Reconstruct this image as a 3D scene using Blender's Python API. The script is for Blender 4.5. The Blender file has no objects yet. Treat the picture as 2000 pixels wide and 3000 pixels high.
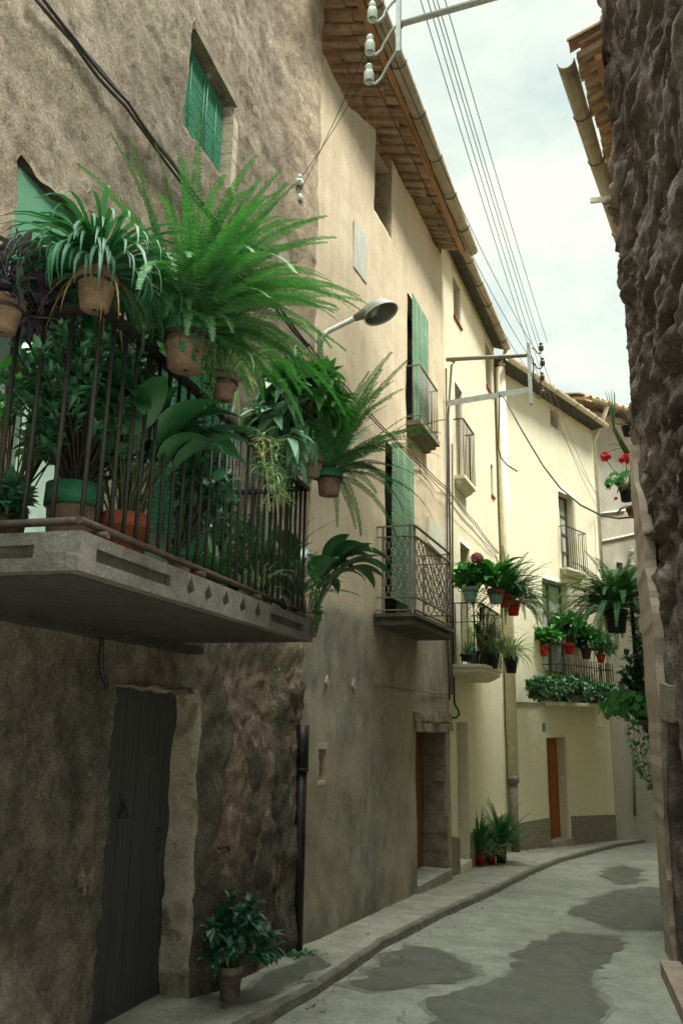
import bpy, math, random
from mathutils import Vector as V, Matrix, noise
RAD = math.radians
scene = bpy.context.scene

# ------------------------------------------------------------------ camera
CAM = V((0, 0, 1.848))
YAW, PITCH, ROLL, FPX = RAD(15), RAD(14), RAD(1), 2400.0
f0 = V((-math.sin(YAW), math.cos(YAW), 0)); r0 = V((math.cos(YAW), math.sin(YAW), 0)); up0 = V((0, 0, 1))
FW = f0 * math.cos(PITCH) + up0 * math.sin(PITCH)
u1 = -f0 * math.sin(PITCH) + up0 * math.cos(PITCH)
RT = r0 * math.cos(ROLL) + u1 * math.sin(ROLL)
UP = u1 * math.cos(ROLL) - r0 * math.sin(ROLL)
cd = bpy.data.cameras.new("camera"); cam = bpy.data.objects.new("camera", cd)
scene.collection.objects.link(cam)
m = Matrix((RT, UP, -FW)).transposed().to_4x4(); m.translation = CAM
cam.matrix_world = m
cd.sensor_fit = 'VERTICAL'; cd.sensor_height = 36; cd.lens = FPX / 3000 * 36
cd.clip_end = 600; cd.clip_start = 0.05
scene.camera = cam

# ------------------------------------------------------------------ light
SUN_EL, SUN_AZ = RAD(62), RAD(100)      # azimuth clockwise from +Y
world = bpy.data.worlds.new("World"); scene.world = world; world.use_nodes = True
wt = world.node_tree; wb = wt.nodes["Background"]
sky = wt.nodes.new("ShaderNodeTexSky"); sky.sky_type = 'NISHITA'; sky.sun_disc = False
sky.sun_elevation = SUN_EL; sky.sun_rotation = SUN_AZ; sky.dust_density = 2.5; sky.air_density = 1.0
tc = wt.nodes.new("ShaderNodeTexCoord")
mp = wt.nodes.new("ShaderNodeMapping"); mp.inputs[3].default_value = (1.0, 1.0, 1.7); mp.inputs[1].default_value = (0.35, 0.1, 0.2)
nz = wt.nodes.new("ShaderNodeTexNoise"); nz.inputs["Scale"].default_value = 2.6; nz.inputs["Detail"].default_value = 7; nz.inputs["Roughness"].default_value = 0.55
rp = wt.nodes.new("ShaderNodeValToRGB"); rp.color_ramp.elements[0].position = 0.46; rp.color_ramp.elements[1].position = 0.60
mx = wt.nodes.new("ShaderNodeMix"); mx.data_type = 'RGBA'
mx2 = wt.nodes.new("ShaderNodeMix"); mx2.data_type = 'RGBA'; mx2.inputs[0].default_value = 0.90
mx2.inputs[7].default_value = (1.30, 1.55, 1.36, 1)
mx.inputs[7].default_value = (1.95, 2.08, 1.80, 1)
wt.links.new(tc.outputs["Generated"], mp.inputs[0]); wt.links.new(mp.outputs[0], nz.inputs["Vector"])
wt.links.new(nz.outputs[0], rp.inputs[0]); wt.links.new(rp.outputs[0], mx.inputs[0])
wt.links.new(sky.outputs[0], mx2.inputs[6]); wt.links.new(mx2.outputs[2], mx.inputs[6]); wt.links.new(mx.outputs[2], wb.inputs[0])
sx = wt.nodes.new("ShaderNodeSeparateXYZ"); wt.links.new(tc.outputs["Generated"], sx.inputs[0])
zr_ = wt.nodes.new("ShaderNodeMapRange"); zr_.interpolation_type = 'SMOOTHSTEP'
for i_, v_ in ((1, .72), (2, .97), (3, 1.0), (4, 13.0)): zr_.inputs[i_].default_value = v_  # added fill: sky overhead, out of view, multiplied to brighten the lane
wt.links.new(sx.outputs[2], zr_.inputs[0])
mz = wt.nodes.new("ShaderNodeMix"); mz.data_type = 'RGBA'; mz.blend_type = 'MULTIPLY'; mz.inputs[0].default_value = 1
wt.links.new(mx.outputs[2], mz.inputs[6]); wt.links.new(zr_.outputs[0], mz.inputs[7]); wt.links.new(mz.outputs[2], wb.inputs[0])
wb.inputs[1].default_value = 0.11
sl = bpy.data.lights.new("sun", 'SUN'); sl.energy = 1.25; sl.angle = RAD(14); sl.color = (1, 0.96, 0.87)
so = bpy.data.objects.new("sun", sl); scene.collection.objects.link(so)
sd = V((math.sin(SUN_AZ) * math.cos(SUN_EL), math.cos(SUN_AZ) * math.cos(SUN_EL), math.sin(SUN_EL)))
so.rotation_euler = sd.to_track_quat('Z', 'Y').to_euler(); so.location = (20, 0, 40)
vs = scene.view_settings; vs.view_transform = 'Standard'; vs.look = 'None'; vs.exposure = 2.25; vs.gamma = 1
scene.cycles.max_bounces = 10; scene.cycles.diffuse_bounces = 7
scene.cycles.use_denoising = True; scene.cycles.sample_clamp_indirect = 12

# ------------------------------------------------------------------ geometry helpers
COL = scene.collection
class Fr:
    """a vertical facade frame: u along the wall, w out towards the lane, z up"""
    def __init__(s, O, hdg, side=1):
        h = RAD(hdg); s.h = h; s.O = V(O); s.U = V((math.sin(h), math.cos(h), 0)); s.N = V((math.cos(h), -math.sin(h), 0)) * side
    def P(s, u, w, z): return s.O + s.U * u + s.N * w + V((0, 0, z))
    def hit(s, px, py, w=0):
        d = ray(px, py); O = s.O + s.N * w; t = (O - CAM).dot(s.N) / d.dot(s.N); q = CAM + d * t
        return (q - s.O).dot(s.U), q.z
    def p(s, px, py, w=0):
        u, z = s.hit(px, py, w); return s.P(u, w, z)
    def out(s, u, px, py):
        d = ray(px, py); O = s.O + s.U * u; t = (O - CAM).dot(s.U) / d.dot(s.U); q = CAM + d * t
        return (q - O).dot(s.N), q.z
def ray(px, py):
    return (FW * FPX + RT * (px - 1000) - UP * (py - 1500)).normalized()
def depth(p): return (V(p) - CAM).dot(FW)
def at_depth(px, py, dep):
    d = ray(px, py); return CAM + d * (dep / d.dot(FW))
GA, GS = 0.42, -0.063
def gz(y):                       # pavement height along the lane
    y = max(-3.0, y); return GA + GS * min(y, 26) - 0.02 * max(0, min(y, 60) - 26)
def on_pave(px, py, dz=0):
    d = ray(px, py); t = (GA + dz - CAM.z) / (d.z - GS * d.y); return CAM + d * t

class MB:
    def __init__(s): s.v = []; s.f = []; s.mi = []; s.sm = []
    def face(s, pts, mi=0, sm=False):
        n = len(s.v); s.v += [tuple(p) for p in pts]; s.f.append(tuple(range(n, n + len(pts)))); s.mi.append(mi); s.sm.append(sm)
    def hexa(s, a, mi=0):        # a: 8 points, bottom ring 0-3, top ring 4-7
        n = len(s.v); s.v += [tuple(p) for p in a]
        for q in ((3, 2, 1, 0), (4, 5, 6, 7), (0, 1, 5, 4), (1, 2, 6, 5), (2, 3, 7, 6), (3, 0, 4, 7)):
            s.f.append(tuple(n + i for i in q)); s.mi.append(mi); s.sm.append(False)
    def fbox(s, fr, ua, ub, wa, wb, za, zb, mi=0):
        P = fr.P
        s.hexa([P(ua, wa, za), P(ub, wa, za), P(ub, wb, za), P(ua, wb, za), P(ua, wa, zb), P(ub, wa, zb), P(ub, wb, zb), P(ua, wb, zb)], mi)
    def bar(s, a, b, t, t2=None, ref=None, mi=0):
        a = V(a); b = V(b); d = (b - a).normalized(); r = V(ref) if ref else (V((0, 0, 1)) if abs(d.z) < .9 else V((1, 0, 0)))
        x = d.cross(r).normalized(); y = x.cross(d); x *= t / 2; y *= (t2 or t) / 2
        s.hexa([a - x - y, a + x - y, a + x + y, a - x + y, b - x - y, b + x - y, b + x + y, b - x + y], mi)
    def tube(s, pts, r, n=8, mi=0, cap=True, rr=None):
        pts = [V(p) for p in pts]; rings = []; ref = None
        for i, p in enumerate(pts):
            d = (pts[min(i + 1, len(pts) - 1)] - pts[max(i - 1, 0)]).normalized()
            if ref is None: ref = V((0, 0, 1)) if abs(d.z) < .9 else V((1, 0, 0))
            x = d.cross(ref).normalized(); y = x.cross(d); ref = y
            R = rr[i] if rr else r
            b = len(s.v); s.v += [tuple(p + x * math.cos(6.28318 * k / n) * R + y * math.sin(6.28318 * k / n) * R) for k in range(n)]; rings.append(b)
        for a, b in zip(rings, rings[1:]):
            for k in range(n):
                s.f.append((a + k, a + (k + 1) % n, b + (k + 1) % n, b + k)); s.mi.append(mi); s.sm.append(True)
        if cap:
            s.f.append(tuple(rings[0] + k for k in reversed(range(n)))); s.f.append(tuple(rings[-1] + k for k in range(n))); s.mi += [mi, mi]; s.sm += [False, False]
    def lathe(s, prof, n=24, c=(0, 0, 0), axis=None, mi=0, sm=True):
        c = V(c); q = V((0, 0, 1)).rotation_difference(V(axis)) if axis is not None else None; b = len(s.v)
        for r, z in prof:
            for k in range(n):
                p = V((r * math.cos(6.28318 * k / n), r * math.sin(6.28318 * k / n), z))
                if q: p = q @ p
                s.v.append(tuple(c + p))
        for i in range(len(prof) - 1):
            for k in range(n):
                s.f.append((b + i * n + k, b + i * n + (k + 1) % n, b + (i + 1) * n + (k + 1) % n, b + (i + 1) * n + k)); s.mi.append(mi); s.sm.append(sm)
    def build(s, name, mats, parent=None, world=True):
        me = bpy.data.meshes.new(name); me.from_pydata(s.v, [], s.f)
        mats = mats if isinstance(mats, (list, tuple)) else [mats]
        for m_ in mats: me.materials.append(m_)
        me.polygons.foreach_set("material_index", s.mi); me.polygons.foreach_set("use_smooth", s.sm); me.update()
        o = bpy.data.objects.new(name, me); COL.objects.link(o)
        if parent:
            o.parent = parent
            if world: o.matrix_parent_inverse = Matrix.Translation(-WOFF.get(parent.name, V((0, 0, 0))))
        return o
WOFF = {}
def thing(name, label, cat, loc=(0, 0, 0), group=None):
    o = bpy.data.objects.new(name, None); COL.objects.link(o); o.location = loc; o.empty_display_size = .1
    WOFF[o.name] = V(loc); return tag(o, label, cat, group)
def tag(o, label, cat, group=None):
    o['label'] = label; o['category'] = cat
    if group: o['group'] = group
    return o
def struct(o): o['kind'] = 'structure'; return o
def sstep(a, b, x):
    t = max(0., min(1., (x - a) / (b - a))); return t * t * (3 - 2 * t)
def fbm(p, o=4):
    return noise.fractal(p, 1.0, 2.0, o)

# ------------------------------------------------------------------ materials
class G:
    def __init__(s, name, rough=0.85, spec=0.3):
        s.m = bpy.data.materials.new(name); s.m.use_nodes = True; s.t = s.m.node_tree; s.b = s.t.nodes["Principled BSDF"]
        s.b.inputs["Roughness"].default_value = rough; s.b.inputs["Specular IOR Level"].default_value = spec; s._c = None
    def n(s, ty): return s.t.nodes.new(ty)
    def l(s, a, b): s.t.links.new(a, b)
    def co(s, sc=(1, 1, 1)):
        if s._c is None: s._c = s.n("ShaderNodeTexCoord").outputs["Object"]
        mp_ = s.n("ShaderNodeMapping"); mp_.inputs[3].default_value = sc; s.l(s._c, mp_.inputs[0]); return mp_.outputs[0]
    def noise(s, scale, detail=5, rough=.6, sc=(1, 1, 1), dist=0):
        k = s.n("ShaderNodeTexNoise"); k.inputs["Scale"].default_value = scale; k.inputs["Detail"].default_value = detail
        k.inputs["Roughness"].default_value = rough; k.inputs["Distortion"].default_value = dist; s.l(s.co(sc), k.inputs["Vector"]); return k.outputs[0]
    def vor(s, scale, sc=(1, 1, 1)):
        k = s.n("ShaderNodeTexVoronoi"); k.inputs["Scale"].default_value = scale; s.l(s.co(sc), k.inputs["Vector"]); return k.outputs[0]
    def ramp(s, fac, stops):
        k = s.n("ShaderNodeValToRGB"); e = k.color_ramp.elements
        while len(e) < len(stops): e.new(.5)
        for el, (p, c) in zip(e, stops):
            el.position = p; el.color = (c, c, c, 1) if isinstance(c, (int, float)) else (*c, 1)
        s.l(fac, k.inputs[0]); return k.outputs[0]
    def mix(s, fac, a, b, mode='MIX'):
        k = s.n("ShaderNodeMix"); k.data_type = 'RGBA'; k.blend_type = mode
        for i, x in ((0, fac), (6, a), (7, b)):
            if hasattr(x, 'links'): s.l(x, k.inputs[i])
            elif i == 0: k.inputs[0].default_value = x
            else: k.inputs[i].default_value = (*x, 1)
        return k.outputs[2]
    def math(s, op, a, b=0.):
        k = s.n("ShaderNodeMath"); k.operation = op
        for i, x in ((0, a), (1, b)):
            if hasattr(x, 'links'): s.l(x, k.inputs[i])
            else: k.inputs[i].default_value = x
        return k.outputs[0]
    def grain(s, c, scale=70, amt=.3):
        n = s.noise(scale, 3, .75); return s.mix(1, c, s.ramp(n, [(.28, 1 - amt), (.5, 1.), (.74, 1 + amt)]), 'MULTIPLY')
    def z(s):
        if s._c is None: s.co()
        k = s.n("ShaderNodeSeparateXYZ"); s.l(s._c, k.inputs[0]); return k.outputs[2]
    def xyz(s):
        if s._c is None: s.co()
        k = s.n("ShaderNodeSeparateXYZ"); s.l(s._c, k.inputs[0]); return k.outputs
    def col(s, c):
        if hasattr(c, 'links'): s.l(c, s.b.inputs["Base Color"])
        else: s.b.inputs["Base Color"].default_value = (*c, 1)
    def rough(s, c): s.l(c, s.b.inputs["Roughness"])
    def bump(s, h, st=.5, d=.01):
        k = s.n("ShaderNodeBump"); k.inputs["Strength"].default_value = st; k.inputs["Distance"].default_value = d
        s.l(h, k.inputs["Height"])
        if s.b.inputs["Normal"].links: s.l(s.b.inputs["Normal"].links[0].from_socket, k.inputs["Normal"])
        s.l(k.outputs[0], s.b.inputs["Normal"])
def simple(name, c, rough=.6, var=.25, scale=12, metal=0, bump=.15, bd=.004, spec=.3, sc=(1, 1, 1)):
    g = G(name, rough, spec); n = g.noise(scale, 5, .65, sc)
    d = tuple(x * (1 - var) for x in c); l_ = tuple(min(1, x * (1 + var)) for x in c)
    g.col(g.grain(g.ramp(n, [(.3, d), (.7, l_)]), scale * 9, var * .7)); g.b.inputs["Metallic"].default_value = metal
    if bump: g.bump(g.noise(scale * 4, 4, .6, sc), bump, bd)
    return g.m
def leafmat(name, a, b, c=None, rough=.42, tr=.25, spec=.4):
    g = G(name, rough, spec); gi = g.n("ShaderNodeNewGeometry")
    st = [(0, a), (.7, b)] + ([(1, c)] if c else [])
    colr = g.ramp(gi.outputs["Random Per Island"], st)
    colr = g.mix(.35, colr, g.ramp(g.noise(9, 3), [(.3, tuple(x * .6 for x in a)), (.7, b)]))
    g.col(colr)
    tl = g.n("ShaderNodeBsdfTranslucent"); g.l(g.mix(1, colr, (1.0, 1.3, .55), 'MULTIPLY'), tl.inputs[0])
    ms = g.n("ShaderNodeMixShader"); ms.inputs[0].default_value = tr
    out = g.t.nodes["Material Output"]; g.l(g.b.outputs[0], ms.inputs[1]); g.l(tl.outputs[0], ms.inputs[2]); g.l(ms.outputs[0], out.inputs[0])
    return g.m

def rough_stucco():
    g = G("rough_stucco", .95, .15)
    big = g.noise(.9, 4, .6); mid = g.noise(5, 6, .72, (1, .8, .75)); fine = g.noise(34, 4, .7, (1, 1, .7)); pit = g.noise(15, 7, .8, (1, .8, .75))  # pit sinks the bump and also paints the pits' shade into the colour
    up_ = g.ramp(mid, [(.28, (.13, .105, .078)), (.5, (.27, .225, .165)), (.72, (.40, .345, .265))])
    up_ = g.mix(g.ramp(big, [(.52, 0.), (.64, .55)]), up_, (.225, .160, .115))
    up_ = g.mix(g.ramp(pit, [(.30, .85), (.47, 0.)]), up_, (.060, .045, .030))
    up_ = g.mix(g.ramp(fine, [(.58, 0.), (.78, .5)]), up_, (.40, .35, .28))
    lo = g.ramp(mid, [(.28, (.055, .045, .036)), (.5, (.125, .104, .080)), (.72, (.225, .19, .15))])  # lower stucco: darker brown, with shade under the balcony partly painted in
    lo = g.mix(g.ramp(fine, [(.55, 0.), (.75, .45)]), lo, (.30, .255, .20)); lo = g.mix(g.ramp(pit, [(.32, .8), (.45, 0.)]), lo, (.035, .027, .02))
    at = g.n("ShaderNodeAttribute"); at.attribute_name = 'bare'
    lo = g.mix(g.ramp(g.math('ADD', at.outputs["Fac"], g.math('MULTIPLY', g.math('SUBTRACT', pit, .5), .9)), [(.42, 0.), (.55, .95)]), lo, g.ramp(g.noise(9, 6, .75), [(.32, (.13, .085, .062)), (.55, (.31, .215, .16)), (.75, (.46, .37, .29))]))
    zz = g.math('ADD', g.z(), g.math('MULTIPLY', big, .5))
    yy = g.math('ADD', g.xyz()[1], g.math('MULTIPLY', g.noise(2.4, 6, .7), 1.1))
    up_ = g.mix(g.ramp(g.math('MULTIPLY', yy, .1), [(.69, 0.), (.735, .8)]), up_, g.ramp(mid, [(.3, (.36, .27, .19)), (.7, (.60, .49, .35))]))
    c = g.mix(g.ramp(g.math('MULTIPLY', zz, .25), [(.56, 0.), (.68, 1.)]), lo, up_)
    g.col(g.grain(c, 75, .45))
    g.bump(pit, 1., .035); g.bump(fine, .9, .014); return g.m
def smooth_stucco(name, base, stain, grey=None, zsplit=None, streak=.5):
    g = G(name, .9, .2)
    big = g.noise(.8, 5, .6); st = g.noise(1.6, 6, .7, (2.2, 2.2, .28)); fine = g.noise(40, 4, .65)
    c = g.mix(g.math('MULTIPLY', g.ramp(st, [(.42, 0.), (.72, 1.)]), streak), base, stain)
    c = g.mix(g.math('MULTIPLY', g.ramp(big, [(.45, 0.), (.7, 1.)]), .5), c, tuple(x * 1.12 for x in base))
    if grey:
        gc = g.mix(g.ramp(g.noise(1.9, 7, .74, (1.3, 1.3, .8)), [(.40, 0.), (.62, .9)]), grey, tuple(x * .55 for x in grey)); gc = g.mix(g.math('MULTIPLY', g.ramp(st, [(.5, 0.), (.7, 1.)]), .35), gc, tuple(x * .5 for x in grey)); gc = g.mix(g.ramp(g.noise(1.3, 7, .74, (1.6, 1.6, .7)), [(.54, 0.), (.66, .75)]), gc, (.36, .255, .19)); gc = g.mix(g.ramp(g.math('ADD', g.math('MULTIPLY', g.z(), .25), g.math('MULTIPLY', g.noise(2.2, 6, .7), .45)), [(.16, .8), (.30, 0.)]), gc, (.13, .135, .09))
        gc = g.mix(g.ramp(big, [(.5, 0.), (.66, .6)]), gc, (grey[0] * 1.25, grey[1] * 1.15, grey[2] * .98))
        gc = g.mix(g.ramp(g.noise(22, 5, .75), [(.6, 0.), (.8, .5)]), gc, tuple(x * .45 for x in grey))
        zz = g.math('ADD', g.z(), g.math('MULTIPLY', g.noise(1.6, 5, .6), .35))
        xx = g.xyz()[1]
        zz = g.math('ADD', zz, g.math('MULTIPLY', xx, zsplit[1]))
        c = g.mix(g.ramp(zz, [(zsplit[0], 0.), (zsplit[0] + .012, 1.)]) if False else g.ramp(g.math('MULTIPLY', zz, .2), [(zsplit[0] * .2 - .02, 0.), (zsplit[0] * .2 + .02, 1.)]), gc, c)
    vc = g.n("ShaderNodeTexVoronoi"); vc.feature = 'DISTANCE_TO_EDGE'; vc.inputs["Scale"].default_value = .8
    va = g.n("ShaderNodeVectorMath"); va.operation = 'ADD'; vn = g.n("ShaderNodeTexNoise"); vn.inputs["Scale"].default_value = 1.6; vn.inputs["Detail"].default_value = 7; g.l(g.co(), vn.inputs["Vector"]); g.l(g.co(), va.inputs[0]); g.l(vn.outputs[1], va.inputs[1]); g.l(va.outputs[0], vc.inputs["Vector"])
    c = g.mix(g.math('MULTIPLY', g.ramp(vc.outputs[0], [(.0, .32), (.006, 0.)]), g.ramp(g.noise(.6, 3), [(.54, 0.), (.60, 1.)])), c, tuple(x * .4 for x in stain))
    sp = g.noise(6, 7, .8); c = g.mix(g.ramp(sp, [(.66, 0.), (.74, .55)]), c, stain); c = g.mix(g.ramp(sp, [(.24, .5), (.32, 0.)]), c, tuple(x * .55 for x in stain))
    g.col(g.grain(c, 60, .22)); g.bump(fine, .45, .006); g.bump(g.noise(3, 5, .6), .35, .03); return g.m

M = {}
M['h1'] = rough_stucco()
M['h2'] = smooth_stucco("beige_stucco", (.58, .485, .345), (.43, .345, .235), (.325, .292, .225), (2.75, -.045), .8)
M['cream'] = smooth_stucco("cream_paint", (.61, .56, .41), (.48, .43, .305), streak=.45)
M['cream2'] = smooth_stucco("pale_cream_paint", (.61, .57, .43), (.50, .455, .33), streak=.4)
M['rev2'] = simple('rough_reveal', (.36, .275, .185), .95, .35, 9, bump=.8, bd=.02)
M['h4'] = smooth_stucco("grey_stucco", (.40, .375, .31), (.27, .25, .205), streak=.8)
M['dado'] = simple("dado_render", (.20, .175, .14), .95, .35, 14, bump=.6, bd=.01)
def limewash():
    g = G("lime_washed_jamb", .95, .15); n = g.noise(5, 6, .7); c = g.ramp(n, [(.3, (.20, .165, .12)), (.6, (.36, .315, .24)), (.8, (.44, .39, .30))])
    c = g.mix(g.ramp(g.noise(2.3, 5, .65), [(.52, 0.), (.57, .85)]), c, (.15, .105, .075)); c = g.mix(g.ramp(g.noise(3.2, 2, .5, (.15, .15, 1.)), [(.60, 0.), (.63, .6)]), c, (.12, .09, .065))
    g.col(g.grain(c, 60, .3)); g.bump(n, .8, .02); return g.m
M['lime'] = limewash()
M['paleplaster'] = simple("pale_plaster", (.42, .355, .27), .95, .25, 10, bump=.5, bd=.01)
M['stone'] = simple("jamb_stone", (.20, .165, .12), .95, .4, 7, bump=.8, bd=.02)
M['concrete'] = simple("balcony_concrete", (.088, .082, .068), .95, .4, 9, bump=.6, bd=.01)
M['concreteShaded'] = simple("shaded_soffit_concrete", (.032, .029, .025), .95, .35, 6, bump=.6, bd=.012)  # slab concrete darkened, so the underside's shade sits in the colour
M['iron'] = simple("black_iron", (.014, .012, .011), .6, .4, 30, 0, .3, .002, .4)
M['ironrust'] = simple("rusty_iron", (.05, .033, .025), .8, .5, 25, 0, .4, .002, .3)
M['irongrey'] = simple("grey_iron", (.20, .18, .15), .7, .35, 30, 0, .3, .002, .4)
M['steel'] = simple("galvanised_steel", (.42, .44, .41), .5, .2, 14, .3, .1, .002, .5)
M['blackpaint'] = simple("black_painted_wood", (.018, .016, .014), .55, .5, 8, bump=.3, bd=.004, sc=(6, 6, .6))
def wood(name, a, b, sc=(14, 14, .8)):
    g = G(name, .75, .25); n = g.noise(3, 6, .7, sc, .3); g.col(g.ramp(n, [(.3, a), (.7, b)])); g.bump(n, .6, .006); return g.m
def planks():
    g = G("dark_grey_planks", .6, .3); n = g.noise(2.5, 6, .7, (9, 9, .5)); y = g.xyz()[1]
    ln = g.math('ABSOLUTE', g.math('SUBTRACT', g.math('FRACT', g.math('MULTIPLY', y, 5.2)), .5))
    c = g.ramp(n, [(.3, (.034, .033, .033)), (.7, (.068, .066, .066))]); c = g.mix(g.ramp(ln, [(.0, .8), (.035, 0.)]), c, (.010, .010, .010)); c = g.mix(g.ramp(g.noise(3, 5, .7), [(.62, 0.), (.72, .4)]), c, (.11, .09, .075))
    g.col(c); g.bump(g.ramp(ln, [(.0, 0.), (.05, 1.)]), .5, .006); return g.m
M['planks'] = planks()
M['oldwood'] = wood("weathered_red_wood", (.085, .032, .018), (.24, .10, .06))
M['palewood'] = wood("worn_pale_wood", (.20, .11, .075), (.40, .27, .20))
M['doorwood'] = wood("varnished_door_wood", (.16, .045, .010), (.34, .11, .025))
M['winwood'] = wood("brown_window_wood", (.06, .03, .018), (.15, .085, .05))
M['greydoor'] = simple("grey_door_paint", (.50, .52, .46), .6, .1, 6, bump=.1)
def rusttile(name, st):
    g = G(name, .9, .2); n = g.noise(3.5, 6, .7); gi = g.n("ShaderNodeNewGeometry")
    c = g.ramp(gi.outputs["Random Per Island"], st); c = g.mix(g.ramp(n, [(.45, 0.), (.7, .65)]), c, (.11, .075, .05)); c = g.mix(g.ramp(g.noise(1.2, 4), [(.5, 0.), (.7, .5)]), c, (.33, .24, .15))
    g.col(c); g.bump(g.noise(16, 5, .7), .5, .01); return g.m
M['tile'] = rusttile("clay_tile", [(0, (.38, .22, .13)), (.4, (.48, .30, .18)), (.7, (.52, .40, .27)), (1, (.32, .17, .09))])
M['gutter'] = rusttile("clay_gutter", [(0, (.34, .30, .21)), (.5, (.42, .37, .27)), (1, (.36, .29, .19))])
M['fascia'] = wood("fascia_wood", (.30, .14, .065), (.50, .28, .15), (2, .6, 8))
def blind():
    g = G("green_slat_blind", .55, .35); n = g.noise(2.2, 5, .6); s2 = g.noise(60, 2, .5, (.3, .3, 1))
    c = g.ramp(n, [(.3, (.03, .17, .095)), (.7, (.07, .30, .18))]); c = g.mix(g.ramp(s2, [(.35, .5), (.6, 0.)]), c, (.02, .10, .06)); g.col(c); return g.m
M['blind'] = blind()
def blind2():
    g = G('faded_green_blind', .6, .3); n = g.noise(2.2, 5, .6); c = g.ramp(n, [(.3, (.16, .31, .20)), (.7, (.28, .45, .31))]); g.col(c); return g.m
M['blind2'] = blind2()
M['mint'] = simple("mint_painted_panel", (.36, .50, .40), .6, .12, 5, bump=.1)
M['awning'] = simple("green_canvas", (.07, .17, .105), .9, .12, 5, bump=.1, spec=.1)
def glass():
    g = G("window_glass", .08, .6); g.col((.30, .38, .34)); n = g.noise(1.5, 3); g.rough(g.ramp(n, [(.3, .05), (.7, .2)])); return g.m
M['glass'] = glass()
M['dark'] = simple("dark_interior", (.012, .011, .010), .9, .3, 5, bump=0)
M['greypanel'] = simple("grey_blue_panel", (.47, .48, .42), .7, .15, 4, bump=.1)
M['palegreen'] = simple("pale_green_patch", (.55, .56, .44), .8, .12, 4, bump=.2)
M['clay'] = simple("clay_pot", (.155, .098, .066), .92, .42, 16, bump=.3, bd=.004)
M['terracotta'] = simple("terracotta_pot", (.27, .075, .035), .85, .25, 14, bump=.2)
M['greyclay'] = simple("old_grey_clay", (.17, .125, .095), .95, .4, 18, bump=.6, bd=.006)
M['greenrim'] = simple("green_rim_paint", (.022, .115, .055), .6, .45, 14, bump=.15)
M['bluegreen'] = simple("blue_green_pot", (.17, .32, .25), .7, .25, 14, bump=.2)
M['redpot'] = simple("red_plastic", (.50, .022, .015), .45, .15, 10, bump=.05)
M['darkred'] = simple("dark_red_plastic", (.24, .014, .014), .5, .2, 10, bump=.05)
M['brownpot'] = simple("brown_plastic", (.10, .04, .025), .6, .2, 10, bump=.05)
M['blackpot'] = simple("black_plastic", (.014, .018, .019), .5, .3, 10, bump=.05)
M['soil'] = simple("potting_soil", (.035, .024, .016), 1, .5, 40, bump=.8)
M['porcelain'] = simple("porcelain", (.62, .66, .60), .25, .08, 6, bump=.02, spec=.5)
M['brownporc'] = simple("brown_glazed_porcelain", (.10, .065, .045), .3, .2, 6, bump=.02, spec=.5)
M['lampgrey'] = simple("lamp_enamel", (.42, .43, .37), .42, .12, 8, bump=.05, spec=.45)
M['lampin'] = simple("lamp_reflector", (.20, .19, .15), .5, .2, 12, bump=.05)
M['bulb'] = simple("frosted_bulb", (.50, .47, .36), .3, .05, 5, bump=0)
M['pvc'] = simple("white_pipe", (.66, .63, .53), .5, .12, 8, bump=.05)
M['creampipe'] = simple("cream_pipe", (.60, .55, .40), .6, .15, 6, bump=.1)
M['blackpipe'] = simple("black_pipe", (.016, .013, .012), .45, .5, 9, bump=.1)
M['wire'] = simple("wire_sheath", (.055, .05, .045), .6, .3, 20, bump=0)
M['wirepale'] = simple("pale_wire", (.22, .24, .20), .6, .3, 20, bump=0)
M['blueplate'] = simple("blue_plate", (.12, .20, .22), .4, .2, 20, bump=0)
M['bluebottle'] = simple("blue_plastic", (.02, .14, .22), .3, .2, 10, bump=0)
M['fern'] = leafmat("fern_leaf", (.022, .10, .026), (.050, .175, .044), (.11, .24, .075), .55, .2)
M['ferndk'] = leafmat("deep_fern_leaf", (.018, .085, .026), (.04, .15, .042), (.075, .20, .055), .5, .22)
M['strap'] = leafmat("strap_leaf", (.014, .075, .034), (.032, .12, .055), (.09, .18, .11), .5, .2, .3)
M['dryleaf'] = leafmat("dry_leaf", (.13, .07, .025), (.22, .13, .05), None, .8, .15)
M['jade'] = leafmat("jade_leaf", (.022, .10, .045), (.05, .175, .08), (.10, .26, .13), .3, .05, .6)
M['broad'] = leafmat("broad_dark_leaf", (.013, .068, .026), (.03, .112, .038), (.055, .165, .05), .3, .12, .55)
M['philo'] = leafmat("glossy_mid_leaf", (.022, .11, .022), (.05, .20, .036), (.085, .27, .06), .3, .2, .6)
M['grey'] = leafmat("grey_green_leaf", (.075, .18, .10), (.15, .29, .17), (.22, .37, .24), .6, .15)
M['spiderc'] = leafmat("pale_leaf_stripe", (.36, .42, .22), (.46, .50, .30), None, .5, .2)
M['spider'] = leafmat("spider_leaf", (.03, .13, .035), (.075, .21, .06), (.12, .26, .09), .45, .2)
M['purple'] = leafmat("purple_leaf", (.045, .028, .055), (.085, .055, .095), (.13, .10, .14), .4, .15, .5)
M['geran'] = leafmat("geranium_leaf", (.04, .19, .045), (.085, .30, .07), (.14, .38, .11), .5, .22)
M['vareg'] = leafmat("pale_veined_leaf", (.018, .08, .045), (.045, .15, .085), (.20, .32, .21), .4, .15, .5)
M['redfl'] = leafmat("red_petal", (.55, .012, .02), (.70, .02, .03), None, .5, .2)
M['pinkfl'] = leafmat("dusty_pink_petal", (.34, .10, .10), (.45, .18, .16), None, .6, .2)
M['yellowfl'] = leafmat("yellow_petal", (.6, .36, .02), (.7, .45, .03), None, .6, .2)
M['stem'] = simple("plant_stem", (.055, .075, .03), .7, .3, 20, bump=.1)
M['darktwig'] = simple('dark_bark', (.028, .024, .018), .8, .3, 20, bump=.1)
M['twig'] = simple("dry_twig", (.10, .075, .05), .8, .3, 20, bump=.1)

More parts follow.
